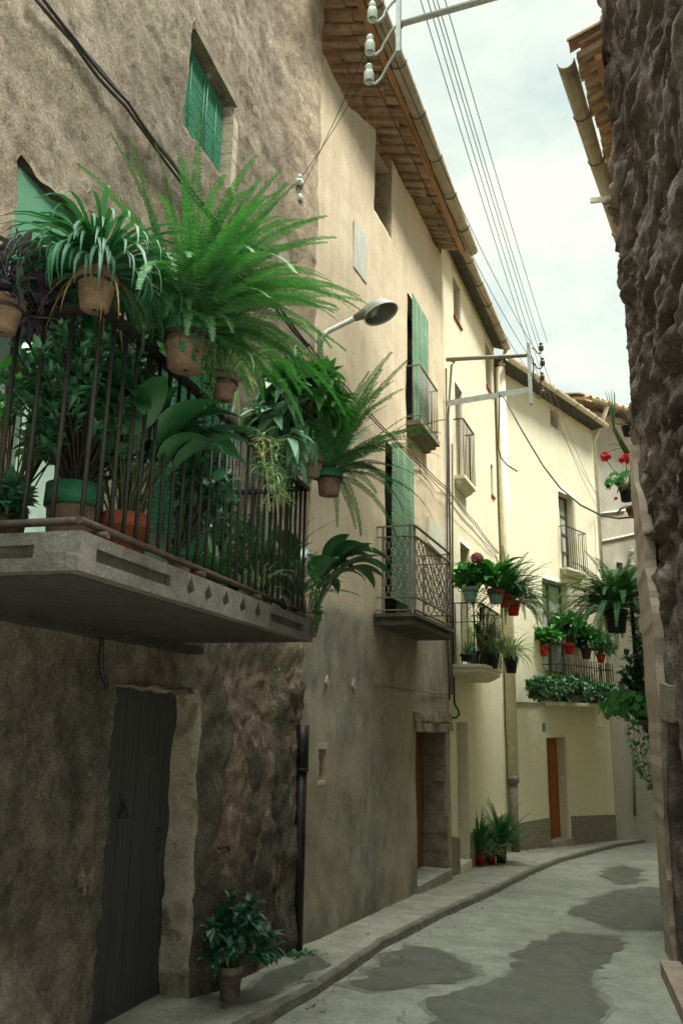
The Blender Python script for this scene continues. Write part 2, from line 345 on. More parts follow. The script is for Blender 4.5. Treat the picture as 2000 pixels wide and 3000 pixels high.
# ------------------------------------------------------------------ facade builder
def cuts(a, b, step, extra):
    ks = sorted(set([a, b] + [e for e in extra if a < e < b])); out = []
    for x, y in zip(ks, ks[1:]):
        n = max(1, int(math.ceil((y - x) / step))); out += [x + (y - x) * i / n for i in range(n)]
    return out + [b]
def facade(fr, u0, u1, z0, z1, holes, step, disp, name, mats, parent, topf=None, back=4.0, revj=0.0):
    """wall with real openings; holes = (ua, ub, za, zb, depth)"""
    us = cuts(u0, u1, step, [x for h in holes for x in h[:2]]); zs = cuts(z0, z1, step, [x for h in holes for x in h[2:4]])
    nu, nzv = len(us), len(zs); mb = MB(); msk = []
    for i, u in enumerate(us):
        for z in zs:
            zz = z if topf is None else min(z, topf(u))
            rr_ = disp(u, zz) if disp else (0, 0, 0)
            w, du, dz = rr_[:3]; msk.append(rr_[3] if len(rr_) > 3 else 0.)
            mb.v.append(tuple(fr.P(u + du, w, zz + dz)))
    def inside(i, j):
        uc = (us[i] + us[i + 1]) / 2; zc = (zs[j] + zs[j + 1]) / 2
        for h in holes:
            if h[0] < uc < h[1] and h[2] < zc < h[3]: return h
        return None
    H = [[inside(i, j) for j in range(nzv - 1)] for i in range(nu - 1)]
    def add(f, mi=0, sm=True): mb.f.append(f); mb.mi.append(mi); mb.sm.append(sm)
    for i in range(nu - 1):
        for j in range(nzv - 1):
            a, b, c, d = i * nzv + j, (i + 1) * nzv + j, (i + 1) * nzv + j + 1, i * nzv + j + 1
            h = H[i][j]
            if h is None:
                if topf and mb.v[a][2] >= mb.v[d][2] - 1e-6 and mb.v[b][2] >= mb.v[c][2] - 1e-6: continue
                add((a, b, c, d)); continue
            for (e1, e2, ni, nj) in ((a, b, i, j - 1), (d, c, i, j + 1), (a, d, i - 1, j), (b, c, i + 1, j)):
                if 0 <= ni < nu - 1 and 0 <= nj < nzv - 1 and H[ni][nj] is None:
                    p1, p2 = V(mb.v[e1]), V(mb.v[e2]); k = len(mb.v); n = 4
                    for q in range(1, n + 1):
                        off = fr.N * (-(h[4] * q / n))
                        jj = [(fr.U * fbm(p_ * 3 + off * 4, 3) + V((0, 0, fbm(p_ * 3 - off * 4, 3)))) * revj * (1.2 if q == n else 1) for p_ in (p1, p2)]
                        mb.v += [tuple(p1 + off + jj[0]), tuple(p2 + off + jj[1])]
                    prev = (e1, e2)
                    for q in range(n):
                        cur = (k + 2 * q, k + 2 * q + 1); add((prev[0], prev[1], cur[1], cur[0]), 1); prev = cur
    if back:
        P = fr.P; zt = max(v[2] for v in mb.v)
        tl, tr = (topf(u0), topf(u1)) if topf else (z1, z1)
        fw = -.5
        for q in ([P(u0, -.03, z0), P(u0, -back, z0), P(u0, -back, tl), P(u0, -.03, tl)], [P(u1, -.03, z0), P(u1, -.03, tr), P(u1, -back, tr), P(u1, -back, z0)],
                  [P(u0, -back, z0), P(u1, -back, z0), P(u1, -back, tr), P(u0, -back, tl)], [P(u0, -.03, tl), P(u0, -back, tl), P(u1, -back, tr), P(u1, -.03, tr)]):
            mb.face(q)
    ob = mb.build(name, mats, parent)
    if any(msk):
        at = ob.data.attributes.new('bare', 'FLOAT', 'POINT'); at.data.foreach_set('value', msk + [0.] * (len(mb.v) - len(msk)))
    return ob
def panel(fr, ua, ub, za, zb, w, name, mat, parent, th=.03):
    mb = MB(); mb.fbox(fr, ua, ub, w - th, w, za, zb); return mb.build(name, mat, parent)
def blind_part(fr, ua, ub, za, zb, w, parent, pitch=.034, name='slat_blind', mat='blind'):
    mb = MB(); n = max(3, int((zb - za) / pitch)); rnd = random.Random(int(ua * 100) + n)
    for i in range(n):
        z = za + (zb - za) * (i + .5) / n; j = rnd.uniform(-.002, .002); t = rnd.uniform(-.004, .004); h = pitch * .35
        f = lambda u, ww, zz: fr.P(u, ww, zz)
        mb.hexa([f(ua, w + j - .006, z - h + t), f(ub, w + j - .006, z - h - t), f(ub, w + j + .004, z - h - t), f(ua, w + j + .004, z - h + t),
                 f(ua, w + j - .001, z + h + t), f(ub, w + j - .001, z + h - t), f(ub, w + j + .009, z + h - t), f(ua, w + j + .009, z + h + t)])
    for k in (.2, .5, .8):
        u = ua + (ub - ua) * k; mb.tube([fr.P(u, w + .016, za), fr.P(u, w + .016, zb)], .004, 5)
    return mb.build(name, M[mat], parent)

H1 = Fr((-2.42, 0, 0), 0); H2 = Fr((-2.25, 7.1, 0), 5.6)
UJ = H2.hit(1319, 2480)[0]
H3 = Fr(H2.P(UJ, -.02, 0), 6.3); UP_ = H3.hit(1466, 1700)[0]
H3b = Fr(H3.P(UP_, 0, 0), 25); UR = H3b.hit(1768, 1850)[0]
H4 = Fr(H3b.P(UR, -.12, 0), 44)

# ------------------------------------------------------------------ ground
road = MB(); kerbpx = [(800, 2964), (914, 2892), (1006, 2834), (1121, 2754), (1289, 2670), (1458, 2597), (1565, 2543), (1641, 2514), (1718, 2494), (1802, 2473), (1932, 2452)]
kerb = [on_pave(*p) for p in kerbpx]
kerb = [V((-1.95, -4, gz(-4))), V((-1.96, 3.0, gz(3))), V((-1.95, 4.6, gz(4.6)))] + kerb[1:] + [V((4.5, 31, gz(31))), V((9, 40, gz(40)))]
KH = .075
def gr_disp(x, y):
    return .012 * fbm(V((x * .9, y * .9, 3)), 3) + .004 * fbm(V((x * 6, y * 6, 1)), 2)
g = MB(); xs = cuts(-60, 60, 8, [-6, 14] + [-6 + .2 * i for i in range(100)]); ys = cuts(-30, 160, 8, [-3] + [-3 + .2 * i for i in range(190)] + [40])
for x in xs:
    for y in ys: g.v.append((x, y, gz(y) - KH + (gr_disp(x, y) if -6 < x < 14 and y < 36 else 0)))
ny = len(ys)
for i in range(len(xs) - 1):
    for j in range(ny - 1):
        g.f.append((i * ny + j, (i + 1) * ny + j, (i + 1) * ny + j + 1, i * ny + j + 1)); g.mi.append(0); g.sm.append(True)
def road_mat():
    k = G("worn_concrete_road", .85, .3); big = k.noise(.55, 6, .62); mid = k.noise(3.2, 6, .65); fine = k.noise(70, 3, .7)
    c = k.ramp(mid, [(.3, (.165, .165, .13)), (.7, (.285, .28, .225))])
    c = k.mix(k.ramp(big, [(.5, 0.), (.62, .45)]), c, (.15, .15, .12)); c = k.mix(k.ramp(fine, [(.62, 0.), (.75, .25)]), c, (.36, .35, .30)); c = k.mix(k.ramp(fine, [(.25, .3), (.38, 0.)]), c, (.06, .06, .05))
    v = k.n("ShaderNodeTexVoronoi"); v.feature = 'DISTANCE_TO_EDGE'; v.inputs["Scale"].default_value = .55
    ds = k.n("ShaderNodeVectorMath"); ds.operation = 'ADD'; nn = k.n("ShaderNodeTexNoise"); nn.inputs["Scale"].default_value = 1.7; nn.inputs["Detail"].default_value = 6; k.l(k.co(), nn.inputs["Vector"]); k.l(k.co(), ds.inputs[0]); k.l(nn.outputs[1], ds.inputs[1]); k.l(ds.outputs[0], v.inputs["Vector"])
    c = k.mix(k.math('MULTIPLY', k.ramp(v.outputs[0], [(.0, .75), (.007, 0.)]), k.ramp(k.noise(.7, 3), [(.5, 0.), (.58, 1.)])), c, (.06, .057, .045))
    st = k.noise(2.6, 7, .75); c = k.mix(k.ramp(st, [(.60, 0.), (.70, .5)]), c, (.12, .115, .088))
    c = k.grain(c, 26, .22); k.col(k.grain(c, 110, .16)); k.bump(fine, .4, .004); k.bump(mid, .3, .012); return k.m
M['road'] = road_mat()
M['pave'] = simple("pavement_cement", (.25, .235, .185), .9, .32, 3.5, bump=.4, bd=.01)
M['kerb'] = simple("kerb_cement", (.13, .12, .093), .9, .4, 8, bump=.6, bd=.01)
def wet_mat():
    k = G("damp_road", .5, .4); mid = k.noise(4.2, 6, .65); fine = k.noise(70, 3, .7)
    c = k.ramp(mid, [(.3, (.068, .068, .051)), (.7, (.105, .103, .079))]); c = k.mix(k.ramp(fine, [(.62, 0.), (.75, .4)]), c, (.17, .165, .13)); c = k.grain(c, 26, .22); k.col(k.grain(c, 110, .2))
    k.rough(k.ramp(k.noise(2, 5), [(.35, .38), (.65, .75)])); k.bump(fine, .4, .004); return k.m
M['wet'] = wet_mat()
M['drying'] = simple('drying_road', (.165, .163, .128), .8, .3, 5, bump=.3, bd=.006)
struct(g.build("road", M['road']))
# pavement strip with its kerb
def polyat(pts, t):
    return pts[int(t)].lerp(pts[min(int(t) + 1, len(pts) - 1)], t - int(t))
inner = []
for k in kerb: inner.append(V((min(-3.2 + (k.y - 12) * .12 if k.y > 12 else -3.2, k.x - .8), k.y + .9, gz(k.y + .9))))
pv = MB(); kb = MB(); N_ = (len(kerb) - 1) * 10; prev = None
for i in range(N_ + 1):
    t = i / 10.; o_ = polyat(kerb, t); n_ = polyat(inner, t); j = .012 * fbm(V((o_.y * 2.5, 0, 5)), 3)
    o_ = V((o_.x + j, o_.y, gz(o_.y) + .010 * fbm(V((o_.y * 4, 2, 5)), 3))); dn = (n_ - o_); dn.z = 0; dn.normalize()
    e0 = o_ + V((0, 0, -KH - .03)) - dn * .012; e1 = o_ + V((0, 0, -.014)); e2 = o_ + dn * .016; e3 = o_ + dn * .06 + V((0, 0, .001))
    row = [e3.lerp(n_, q / 6) for q in range(7)]
    row = [V((p.x, p.y, gz(p.y) + (.008 * fbm(V((p.x * 2, p.y * 2, 9)), 3) if 0 < q < 7 else 0))) for q, p in enumerate(row)]
    row[0] = e3
    if prev:
        pe, pr = prev
        for a, b in ((0, 1), (1, 2), (2, 3)): kb.face([pe[a], (e0, e1, e2, e3)[a], (e0, e1, e2, e3)[b], pe[b]], 0, True)
        for q in range(6): pv.face([pr[q], row[q], row[q + 1], pr[q + 1]], 0, True)
    prev = ((e0, e1, e2, e3), row)
struct(pv.build("pavement", M['pave'])); struct(kb.build("kerb", M['kerb']))
# damp patches on the road
def patch(px, name='damp_patch', lift=.006, seed=1, amp=.11, surf=-KH, grow=0, mat='wet'):
    if not grow: patch(px, 'drying_patch', lift - .0035, seed + .02, amp * 1.15, surf, .055, 'drying')
    pts = [on_pave(*p, dz=surf) for p in px]; out = []
    n = len(pts)
    for i in range(n):
        a, b = pts[i], pts[(i + 1) % n]; L = (b - a).length; k = max(2, int(L / .05))
        for q in range(k):
            p = a.lerp(b, q / k); out.append(p)
    c = sum(out, V()) / len(out); mb = MB(); ring = []; out = [p + (p - c).normalized() * grow * (1.3 + fbm(V((p.x * 3, p.y * 3, 40)), 3)) for p in out]
    for p in out:
        d = V((fbm(V((p.x * 2.3, p.y * 2.3, seed)), 6), fbm(V((p.x * 2.3, p.y * 2.3, seed + 7.3)), 6), 0)) * amp * 1.25; p = p + d
        ring.append(p)
    import bmesh
    bm = bmesh.new(); vs_ = [bm.verts.new(p) for p in ring]; f = bm.faces.new(vs_); bmesh.ops.triangulate(bm, faces=[f])
    for _ in range(3):
        long_ = [e for e in bm.edges if e.calc_length() > .3]
        if long_: bmesh.ops.subdivide_edges(bm, edges=long_, cuts=1); bmesh.ops.triangulate(bm, faces=bm.faces[:])
    for v in bm.verts: v.co.z = gz(v.co.y) + surf + lift + (gr_disp(v.co.x, v.co.y) if surf < -.05 else .008 * fbm(V((v.co.x * 2, v.co.y * 2, 9)), 3))
    bm.normal_update()
    me = bpy.data.meshes.new(name); bm.to_mesh(me); bm.free(); me.materials.append(M[mat])
    for pl in me.polygons: pl.use_smooth = True
    o = bpy.data.objects.new(name, me); COL.objects.link(o); return struct(o)
patch([(1015, 2880), (1110, 2835), (1120, 2800), (1200, 2775), (1280, 2782), (1300, 2808), (1395, 2835), (1370, 2862), (1250, 2885), (1110, 2905)], seed=3)
patch([(1240, 3060), (1255, 2940), (1330, 2905), (1420, 2880), (1480, 2850), (1500, 2805), (1560, 2755), (1650, 2735), (1790, 2745), (1840, 2770), (1780, 2815), (1700, 2850), (1760, 2880), (1735, 2920), (1770, 2975), (1740, 3060)], seed=8, lift=.007)
patch([(1655, 2665), (1730, 2640), (1770, 2615), (1850, 2605), (1960, 2600), (2010, 2720), (1900, 2725), (1800, 2720), (1740, 2705)], seed=12, lift=.0065, amp=.14)
patch([(1775, 2545), (1830, 2535), (1880, 2550), (1870, 2585), (1800, 2590), (1760, 2570)], seed=15, lift=.0063, amp=.14)
patch([(640, 2952), (760, 2870), (850, 2830), (930, 2795), (960, 2830), (850, 2880), (760, 2935)], seed=21, surf=0, amp=.06, lift=.009)

# dead leaves, grit and crumbs of plaster along the kerb and the wall foot
lt = MB(); r_ = random.Random(77)
for i in range(420):
    y = r_.uniform(3.2, 19); k = r_.random()
    kx = min(((kk - V((0, y, 0))).y ** 2, kk.x) for kk in kerb)[1]
    for a_, b_ in zip(kerb, kerb[1:]):
        if a_.y <= y <= b_.y: kx = a_.x + (b_.x - a_.x) * (y - a_.y) / max(1e-6, b_.y - a_.y)
    if k < .6: x = kx + abs(r_.gauss(0, .10)) + .02; z = gz(y) - KH
    elif k < .8: x = kx - r_.uniform(.1, .4); z = gz(y)
    else: x = kx + r_.uniform(.1, 2.2); z = gz(y) - KH
    c = V((x, y, z + .012)); s_ = r_.uniform(.006, .022) * (1 if k < .8 else .7); a0_ = r_.uniform(0, 6.28)
    lt.face([c + V((math.cos(a0_ + q) * s_ * r_.uniform(.5, 1.2), math.sin(a0_ + q) * s_ * r_.uniform(.5, 1.2), r_.uniform(-.004, .006))) for q in (0, 1.3, 2.6, 3.9, 5.2)], r_.choice((0, 0, 1, 2)))
lt_o = tag(lt.build('litter', [M['dryleaf'], M['stone'], M['pave']]), 'scattered dry leaves and grit along the kerb', 'litter'); lt_o['kind'] = 'stuff'

# ------------------------------------------------------------------ house 1: rough brown stucco
house1 = thing('house', 'dark rough brown stucco house with the big balcony full of potted plants', 'house', (-2.42, 4.2, gz(4.2)))
dl, dr = H1.hit(305, 2500)[0], H1.hit(578, 2300)[0]; dtop = H1.hit(430, 2012)[1]
wl, wr = H1.hit(553, 210)[0], H1.hit(678, 400)[0]; wb_, wt_ = H1.hit(546, 357)[1] - .02, H1.hit(561, 77)[1]
BZ = 2.415                                                   # floor of the big balcony
b1r = H1.hit(292, 1000)[0]; b1top = H1.hit(170, 570)[1]; b1l = H1.hit(62, 487)[0]
b2l, b2r = H1.hit(470, 1010)[0], H1.hit(693, 1010)[0]; b2top = b1top
def disp1(u, z):
    p = V((u, z, 0))
    low = 1 - sstep(2.0, 3.0, z)
    w = .030 * fbm(p * 1.6 + V((0, 0, 2)), 5) + (.010 + .010 * low) * fbm(V((u * 9, z * 6, 4)), 4) + (.008 + .006 * low) * fbm(V((u * 26, z * 20, 8)), 2)
    w += .20 * sstep(6.0, 7.05, u) * (1 - .6 * sstep(6.9, 7.2, u) * 0) + .15 * sstep(5.3, 5.8, u) * sstep(2.4, 1.2, z) * (1 - sstep(6.2, 7, u))
    er = noise.fractal(V((u * 1.3 + 3, z * .8, 1)), .8, 2.1, 6) + .34 * sstep(5.45, 6.2, u) * sstep(.1, .7, z) - .30 * (1 - sstep(5.2, 5.6, u)) - .10
    bare = low * sstep(.10, .15, er) * (1 - sstep(2.2, 2.45, z))
    w -= .030 * bare - bare * .022 * fbm(V((u * 12, z * 12, 6)), 4)
    j = fbm(V((u * 5, z * 5, 11)), 3) * .035
    k = fbm(V((u * 4, z * 4, 17)), 3) * .035
    return w, j, k, bare
h1holes = [(dl, dr, -1.0 + .02, dtop, .215), (wl, wr, wb_, wt_, .14), (b1l, b1r, BZ - .02, b1top, .30), (b2l, b2r, BZ - .02, b2top, .18)]
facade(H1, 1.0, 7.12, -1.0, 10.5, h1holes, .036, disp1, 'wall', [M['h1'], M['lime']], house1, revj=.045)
# near door
dw = MB(); dw.fbox(H1, dl - .15, dr + .12, -.275, -.20, -.6, dtop + .1)
door = dw.build('door', M['planks'], house1)
for z_ in (.45, 1.55):
    mb = MB(); mb.fbox(H1, dl + .0, dl + .34, -.198, -.192, z_, z_ + .035); mb.build('hinge', M['ironrust'], door)
mb = MB(); mb.fbox(H1, dr - .17, dr - .11, -.198, -.185, .98, 1.12); mb.build('lock', M['ironrust'], door)
kn = MB(); kc = H1.p(365, 2330, -.27); kt = H1.p(366, 2345, -.25); 
kn.tube([H1.p(366, 2350, -.20), H1.p(366, 2350, -.165)], .012, 8)
a, b, c = H1.p(366, 2352, -.17), H1.p(350, 2398, -.165), H1.p(376, 2398, -.165); kn.tube([a, b, c, a], .008, 6)
kn.build('knocker', M['iron'], door)
# upper window: blind, plaster frame
wr2 = wr - .02
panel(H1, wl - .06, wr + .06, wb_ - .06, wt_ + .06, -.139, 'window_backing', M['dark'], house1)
blind_part(H1, wl - .01, wr - .05, wb_ - .05, wt_ - .05, -.07, house1, .048)
mb = MB()
for i in range(12):
    z_ = wb_ + (wt_ - .15 - wb_) * i / 12; z2_ = wb_ + (wt_ - .15 - wb_) * (i + 1) / 12; o_ = .004 * fbm(V((i * .7, 1, 1)), 2)
    mb.fbox(H1, wr - .03 + o_, wr + .065 + o_ * 2, -.12, .028 + o_, z_, z2_ + .001)
mb.build('window_jamb', M['paleplaster'], house1)
mb = MB(); mb.fbox(H1, wl + .0, wr + .02, -.10, .03, wt_ - .02, wt_ + .05); mb.build('window_lintel', M['stone'], house1)
mb = MB(); mb.tube([H1.P((wl + wr) / 2, -.045, wb_ + .02), H1.P((wl + wr) / 2 + .01, -.045, wt_ - .1)], .005, 6); mb.build('blind_cord', M['blind'], house1)
# balcony doors
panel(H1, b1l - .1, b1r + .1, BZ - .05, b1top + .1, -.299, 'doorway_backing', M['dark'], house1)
panel(H1, b1r - .34, b1r + .02, BZ, b1top - .5, -.19, 'shutter_panel', M['mint'], house1)
mb = MB()
ua, ub = b1r - .98, b1r - .38
for q in ((ua, ua + .06), (ub - .06, ub)): mb.fbox(H1, q[0], q[1], -.25, -.20, BZ, b1top - .45)
for z_ in (BZ, BZ + .62, b1top - .51): mb.fbox(H1, ua + .061, ub - .061, -.248, -.202, z_, z_ + .07)
gdoor = mb.build('glazed_door', M['winwood'], house1)
panel(H1, ua + .06, ub - .06, BZ + .03, b1top - .5, -.225, 'pane', M['glass'], gdoor, .006)
mb = MB(); A4 = [H1.P(b1l - .02, .02, b1top - .62), H1.P(b1r - .02, .02, b1top - .62), H1.P(b1r - .05, -.03, b1top - .03), H1.P(b1l + .02, -.03, b1top - .03)]
mb.hexa([A4[0], A4[1], A4[1] - H1.N * .01, A4[0] - H1.N * .01, A4[3], A4[2], A4[2] - H1.N * .01, A4[3] - H1.N * .01]); mb.build('canvas_shade', M['awning'], house1)
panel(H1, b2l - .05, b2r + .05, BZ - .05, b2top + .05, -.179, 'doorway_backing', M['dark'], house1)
panel(H1, b2l + .02, b2l + .55, BZ, BZ + .9, -.10, 'shutter_panel', M['mint'], house1)
blind_part(H1, b2l - .03, b2r + .03, BZ + .55, b2top - .02, -.02, house1)
# the big balcony
SW = .95; SL, SR = 2.27, 4.85; SB = 2.285
slab = MB()
slab.fbox(H1, SL + .05, SR - .05, -.1, SW - .05, SB, SB + .02)
slab.fbox(H1, SL + .05, SR - .05, -.1, SW - .05, BZ - .03, BZ - .002)
def rim(P, L, recess):
    """front of a slab edge along s (0..L): recessed rectangles and diamonds cut into a 5 cm face"""
    H_ = BZ - SB; us_ = sorted(set([0, L] + [x for r in recess for x in r[:2]]))
    zc = (SB + BZ) / 2
    for x, y in zip(us_, us_[1:]):
        r = next((r for r in recess if r[0] <= x + 1e-6 and y <= r[1] + 1e-6), None)
        if r is None: slab.hexa([P(x, 0, SB), P(y, 0, SB), P(y, -.05, SB), P(x, -.05, SB), P(x, 0, BZ), P(y, 0, BZ), P(y, -.05, BZ), P(x, -.05, BZ)]); continue
        if r[2] == 'r':
            za, zb = SB + .045, BZ - .042
            for (p, q) in ((SB, za), (zb, BZ)): slab.hexa([P(x, 0, p), P(y, 0, p), P(y, -.05, p), P(x, -.05, p), P(x, 0, q), P(y, 0, q), P(y, -.05, q), P(x, -.05, q)])
            slab.hexa([P(x, -.03, za), P(y, -.03, za), P(y, -.05, za), P(x, -.05, za), P(x, -.03, zb), P(y, -.03, zb), P(y, -.05, zb), P(x, -.05, zb)])
        else:
            c_ = (x + y) / 2; h = .05; C4 = [P(x, 0, SB), P(y, 0, SB), P(y, 0, BZ), P(x, 0, BZ)]; D4 = [P(c_, 0, zc - h), P(y - .012, 0, zc), P(c_, 0, zc + h), P(x + .012, 0, zc)]
            E4 = [P(c_, -.049, zc - h), P(y - .012, -.049, zc), P(c_, -.049, zc + h), P(x + .012, -.049, zc)]
            slab.face([C4[0], C4[1], D4[1], D4[0]]); slab.face([C4[1], C4[2], D4[2], D4[1]]); slab.face([C4[2], C4[3], D4[3], D4[2]]); slab.face([C4[3], C4[0], D4[0], D4[3]])
            for k in range(4): slab.face([D4[k], D4[(k + 1) % 4], E4[(k + 1) % 4], E4[k]])
            slab.face(E4); slab.face([P(x, 0, SB), P(y, 0, SB), P(y, -.05, SB), P(x, -.05, SB)]); slab.face([P(x, 0, BZ), P(y, 0, BZ), P(y, -.05, BZ), P(x, -.05, BZ)])
L_ = SR - SL
us = lambda px: H1.hit(px, 1611 + (px - 236) * .35, SW)[0] - SL
rec = [(us(283), us(500), 'r')] + [(us(x) - .052, us(x) + .052, 'd') for x in (560, 611, 663, 712, 756)] + [(us(793), us(892), 'r')]
rim(lambda s, o, z: H1.P(SL + s, SW + o, z), L_, rec)
rim(lambda s, o, z: H1.P(SL - o, SW - .051 - s, z), SW - .04, [(.12, .72, 'r')])
rim(lambda s, o, z: H1.P(SR + o, s - .02, z), SW - .032, [])
SLB = slab.build('balcony_slab', M['concrete'], house1)
sm = MB(); sm.fbox(H1, SL + .0, SR + .3, -.05, .10, SB - .05, SB - .002); sm.fbox(H1, SL + .06, SR - .06, .10, SW - .06, SB - .004, SB + .001); sm.build('balcony_soffit', M['concreteShaded'], SLB)
RZ0, RZ1, RW = BZ + .05, BZ + .83, SW - .05; RL, RR = SL + .07, SR - .07
def rail(name, z, t, r=False):
    mb = MB()
    if r: mb.tube([H1.P(RL, -.05, z), H1.P(RL, RW, z), H1.P(RL, RW, z)][:2], t / 2, 8); mb.tube([H1.P(RL - t / 2, RW, z), H1.P(RR, RW, z)], t / 2, 8); mb.tube([H1.P(RR, RW, z), H1.P(RR, -.05, z)], t / 2, 8)
    else:
        mb.fbox(H1, RL - .02, RL + .02, -.05, RW - .021, z - .012, z + .012); mb.fbox(H1, RL - .02, RR + .02, RW - .02, RW + .02, z - .012, z + .012); mb.fbox(H1, RR - .02, RR + .02, -.05, RW - .021, z - .012, z + .012)
    return mb.build(name, M['ironrust'] if r else M['iron'], SLB)
rail('top_rail', RZ1, .03); rail('bottom_rail', RZ0, .03, True)
bb = MB(); bb.tube([V((0, 0, 0)), V((0, 0, RZ1 - RZ0 - .012))], .0085, 8); bal0 = bb.build('baluster', M['iron'], SLB, False)
n_ = 27; first = True
spots = [(RL + (RR - RL) * i / n_, RW) for i in range(n_ + 1)] + [(RL, RW * k / 8.) for k in range(1, 8)] + [(RR, RW * k / 8.) for k in range(1, 8)]
for u, w in spots:
    o_ = bal0 if first else bal0.copy()
    if not first: COL.objects.link(o_)
    o_.parent = SLB; o_.location = H1.P(u, w, RZ0); first = False
for u in (RL + .1, RL + .9, RL + 1.6, RL + 2.3, RR - .06):
    mb = MB(); mb.tube([H1.P(u, RW - .01, BZ - .004), H1.P(u, RW - .01, RZ0 - .016)], .014, 8); mb.tube([H1.P(u, RW - .02, RZ0 - .03), H1.P(u, RW + .045, RZ0 - .03)], .014, 8); mb.build('rail_foot', M['ironrust'], SLB)
# curved iron hook over the door
mb = MB(); mb.tube([H1.p(300, 1845, .06), H1.p(297, 1920, .05), H1.p(298, 1970, .04), H1.p(312, 2003, .05), H1.p(318, 2006, .06)], .014, 8); mb.build('wall_hook', M['iron'], house1)
mb = MB(); mb.tube([H1.p(640, 2485, .16), H1.p(668, 2480, .2), H1.p(672, 2495, .21)], .011, 8); mb.build('wall_hook', M['iron'], house1)

# ------------------------------------------------------------------ house 2: beige stucco with the tiled eave
house2 = thing('house', 'beige stucco house with deep clay tile eave and two iron balconies', 'house', tuple(H2.P(2.8, 0, gz(10))))
ZW2 = H2.hit(1288, 735)[1]                 # wall top at the far corner
W2 = UJ
gw, gzz = H2.out(W2, 1398, 752)
def hole(fr, left, right, top, bot, d):
    return (fr.hit(*left)[0], fr.hit(*right)[0], fr.hit(*bot)[1], fr.hit(*top)[1], d)
at_l, at_r = H2.hit(1098, 500)[0], H2.hit(1146, 600)[0]; at_b = H2.hit(1120, 655)[1]
b3l, b3r = H2.hit(1192, 1000)[0], H2.hit(1243, 1000)[0]; b3t = H2.hit(1193, 857)[1]
b4l, b4r = H2.hit(1127, 1500)[0], H2.hit(1200, 1500)[0]; b4t = H2.hit(1140, 1300)[1]
d2l, d2r = H2.hit(1215, 2300)[0], H2.hit(1300, 2250)[0]; d2t = H2.hit(1222, 2140)[1]
# balcony geometry
s2l, s2r = H2.hit(1090, 1833)[0], H2.hit(1224, 1878)[0]; s2w, s2b = H2.out(s2r, 1333, 1876); s2t = H2.out(s2r, 1341, 1846)[1]
s3l, s3r = H2.hit(1190, 1263)[0], H2.hit(1248, 1358)[0]; s3w, s3b = H2.out(s3r, 1289, 1330); s3b -= .02
sl_l, sl_r = H2.hit(928, 2240)[0], H2.hit(947, 2240)[0]; sl_b, sl_t = H2.hit(940, 2287)[1], H2.hit(930, 2195)[1]
def disp2(u, z):
    p = V((u, z, 20)); w = .030 * fbm(p * .7, 4) + .005 * fbm(p * 5, 3)
    w += .02 * sstep(2.9, 1.0, z) * 1.0
    k = sstep(1.2, .4, u) * sstep(4.2, 5.2, z) * 0
    return w - .03 * sstep(.35, .0, u) * sstep(6, 4, z), 0, .012 * fbm(V((u * 4, z * 4, 3)), 3) if z < d2t + .4 else 0
def topH2(u):
    K = ((-.2, 8.86), (.3, 8.95), (1.0, 8.95), (1.6, 9.22), (2.0, 9.38), (3.6, 9.52), (5.0, 9.58), (5.8, ZW2 + .02))
    for (a, b), (c, d) in zip(K, K[1:]):
        if u <= c: return b + (d - b) * max(0, u - a) / (c - a) + .03 * fbm(V((u * 3, 0, 0)), 2)
    return ZW2
holes2 = [(at_l, at_r, at_b, ZW2 + .6, .35), (b3l, b3r, s3b + .05, b3t, .2), (b4l, b4r, s2t - .05, b4t, .2), (d2l, d2r, -1.2, d2t, .32), (sl_l, sl_r, sl_b, sl_t, .18)]
facade(H2, -.1, W2, -1.2, ZW2 + .25, holes2, .05, disp2, 'wall', [M['h2'], M['rev2']], house2, topf=topH2, revj=.02)
# roof: tile eave seen from below, fascia beam, clay gutter
PT = math.tan(RAD(15)); ZE = gzz + .10            # tile underside at the eave
mb = MB(); rnd = random.Random(4)
def half(mb, P0, P1, r0_, r1_, up, n=7, th=.014, across=None):
    """one canal tile between two points"""
    for (ra, rb, flip) in ((r0_, r1_, 1), (r0_ - th, r1_ - th, -1)):
        prevp = None
        for k in range(n + 1):
            a = math.pi * k / n; c, s_ = math.cos(a), math.sin(a)
            a0 = P0 + across * (c * ra) + V((0, 0, up * s_ * ra)); a1 = P1 + across * (c * rb) + V((0, 0, up * s_ * rb))
            if prevp: mb.face([prevp[0], a0, a1, prevp[1]], 0, True)
            prevp = (a0, a1)
    for (P_, r_) in ((P0, r0_), (P1, r1_)):
        for k in range(n):
            a, b = math.pi * k / n, math.pi * (k + 1) / n
            q = [P_ + across * (math.cos(x) * rr_) + V((0, 0, up * math.sin(x) * rr_)) for x, rr_ in ((a, r_), (b, r_), (b, r_ - th), (a, r_ - th))]
            mb.face(q)
def tile_eave(fr, ua, ub, wg, ze, wback, pitch, mb, sp=.205, jit=1.0):
    n = int((ub - ua) / sp)
    for i in range(n + 1):
        u = ua + sp * i + rnd.uniform(-.012, .012) * jit; w = wg + rnd.uniform(-.04, .03) * jit
        e = 0
        while w > wback:
            L = .42; w2 = w - L; z1_, z2_ = ze + (wg - w) * pitch, ze + (wg - w2) * pitch
            y = rnd.uniform(-.012, .012) * jit; dz = rnd.uniform(-.012, .012) * jit
            half(mb, fr.P(u + y, w, z1_ + .06 + dz), fr.P(u + y, w2, z2_ + .075 + dz), .088, .074, -1, across=fr.U)
            half(mb, fr.P(u + sp / 2 + y, w + .02, z1_ + .075 + dz), fr.P(u + sp / 2 + y, w2, z2_ + .10 + dz), .092, .076, 1, across=fr.U)
            w -= L - .085 + rnd.uniform(-.03, .03) * jit
tile_eave(H2, -.3, W2 - .05, gw - .10, ZE, -1.5, PT, mb)
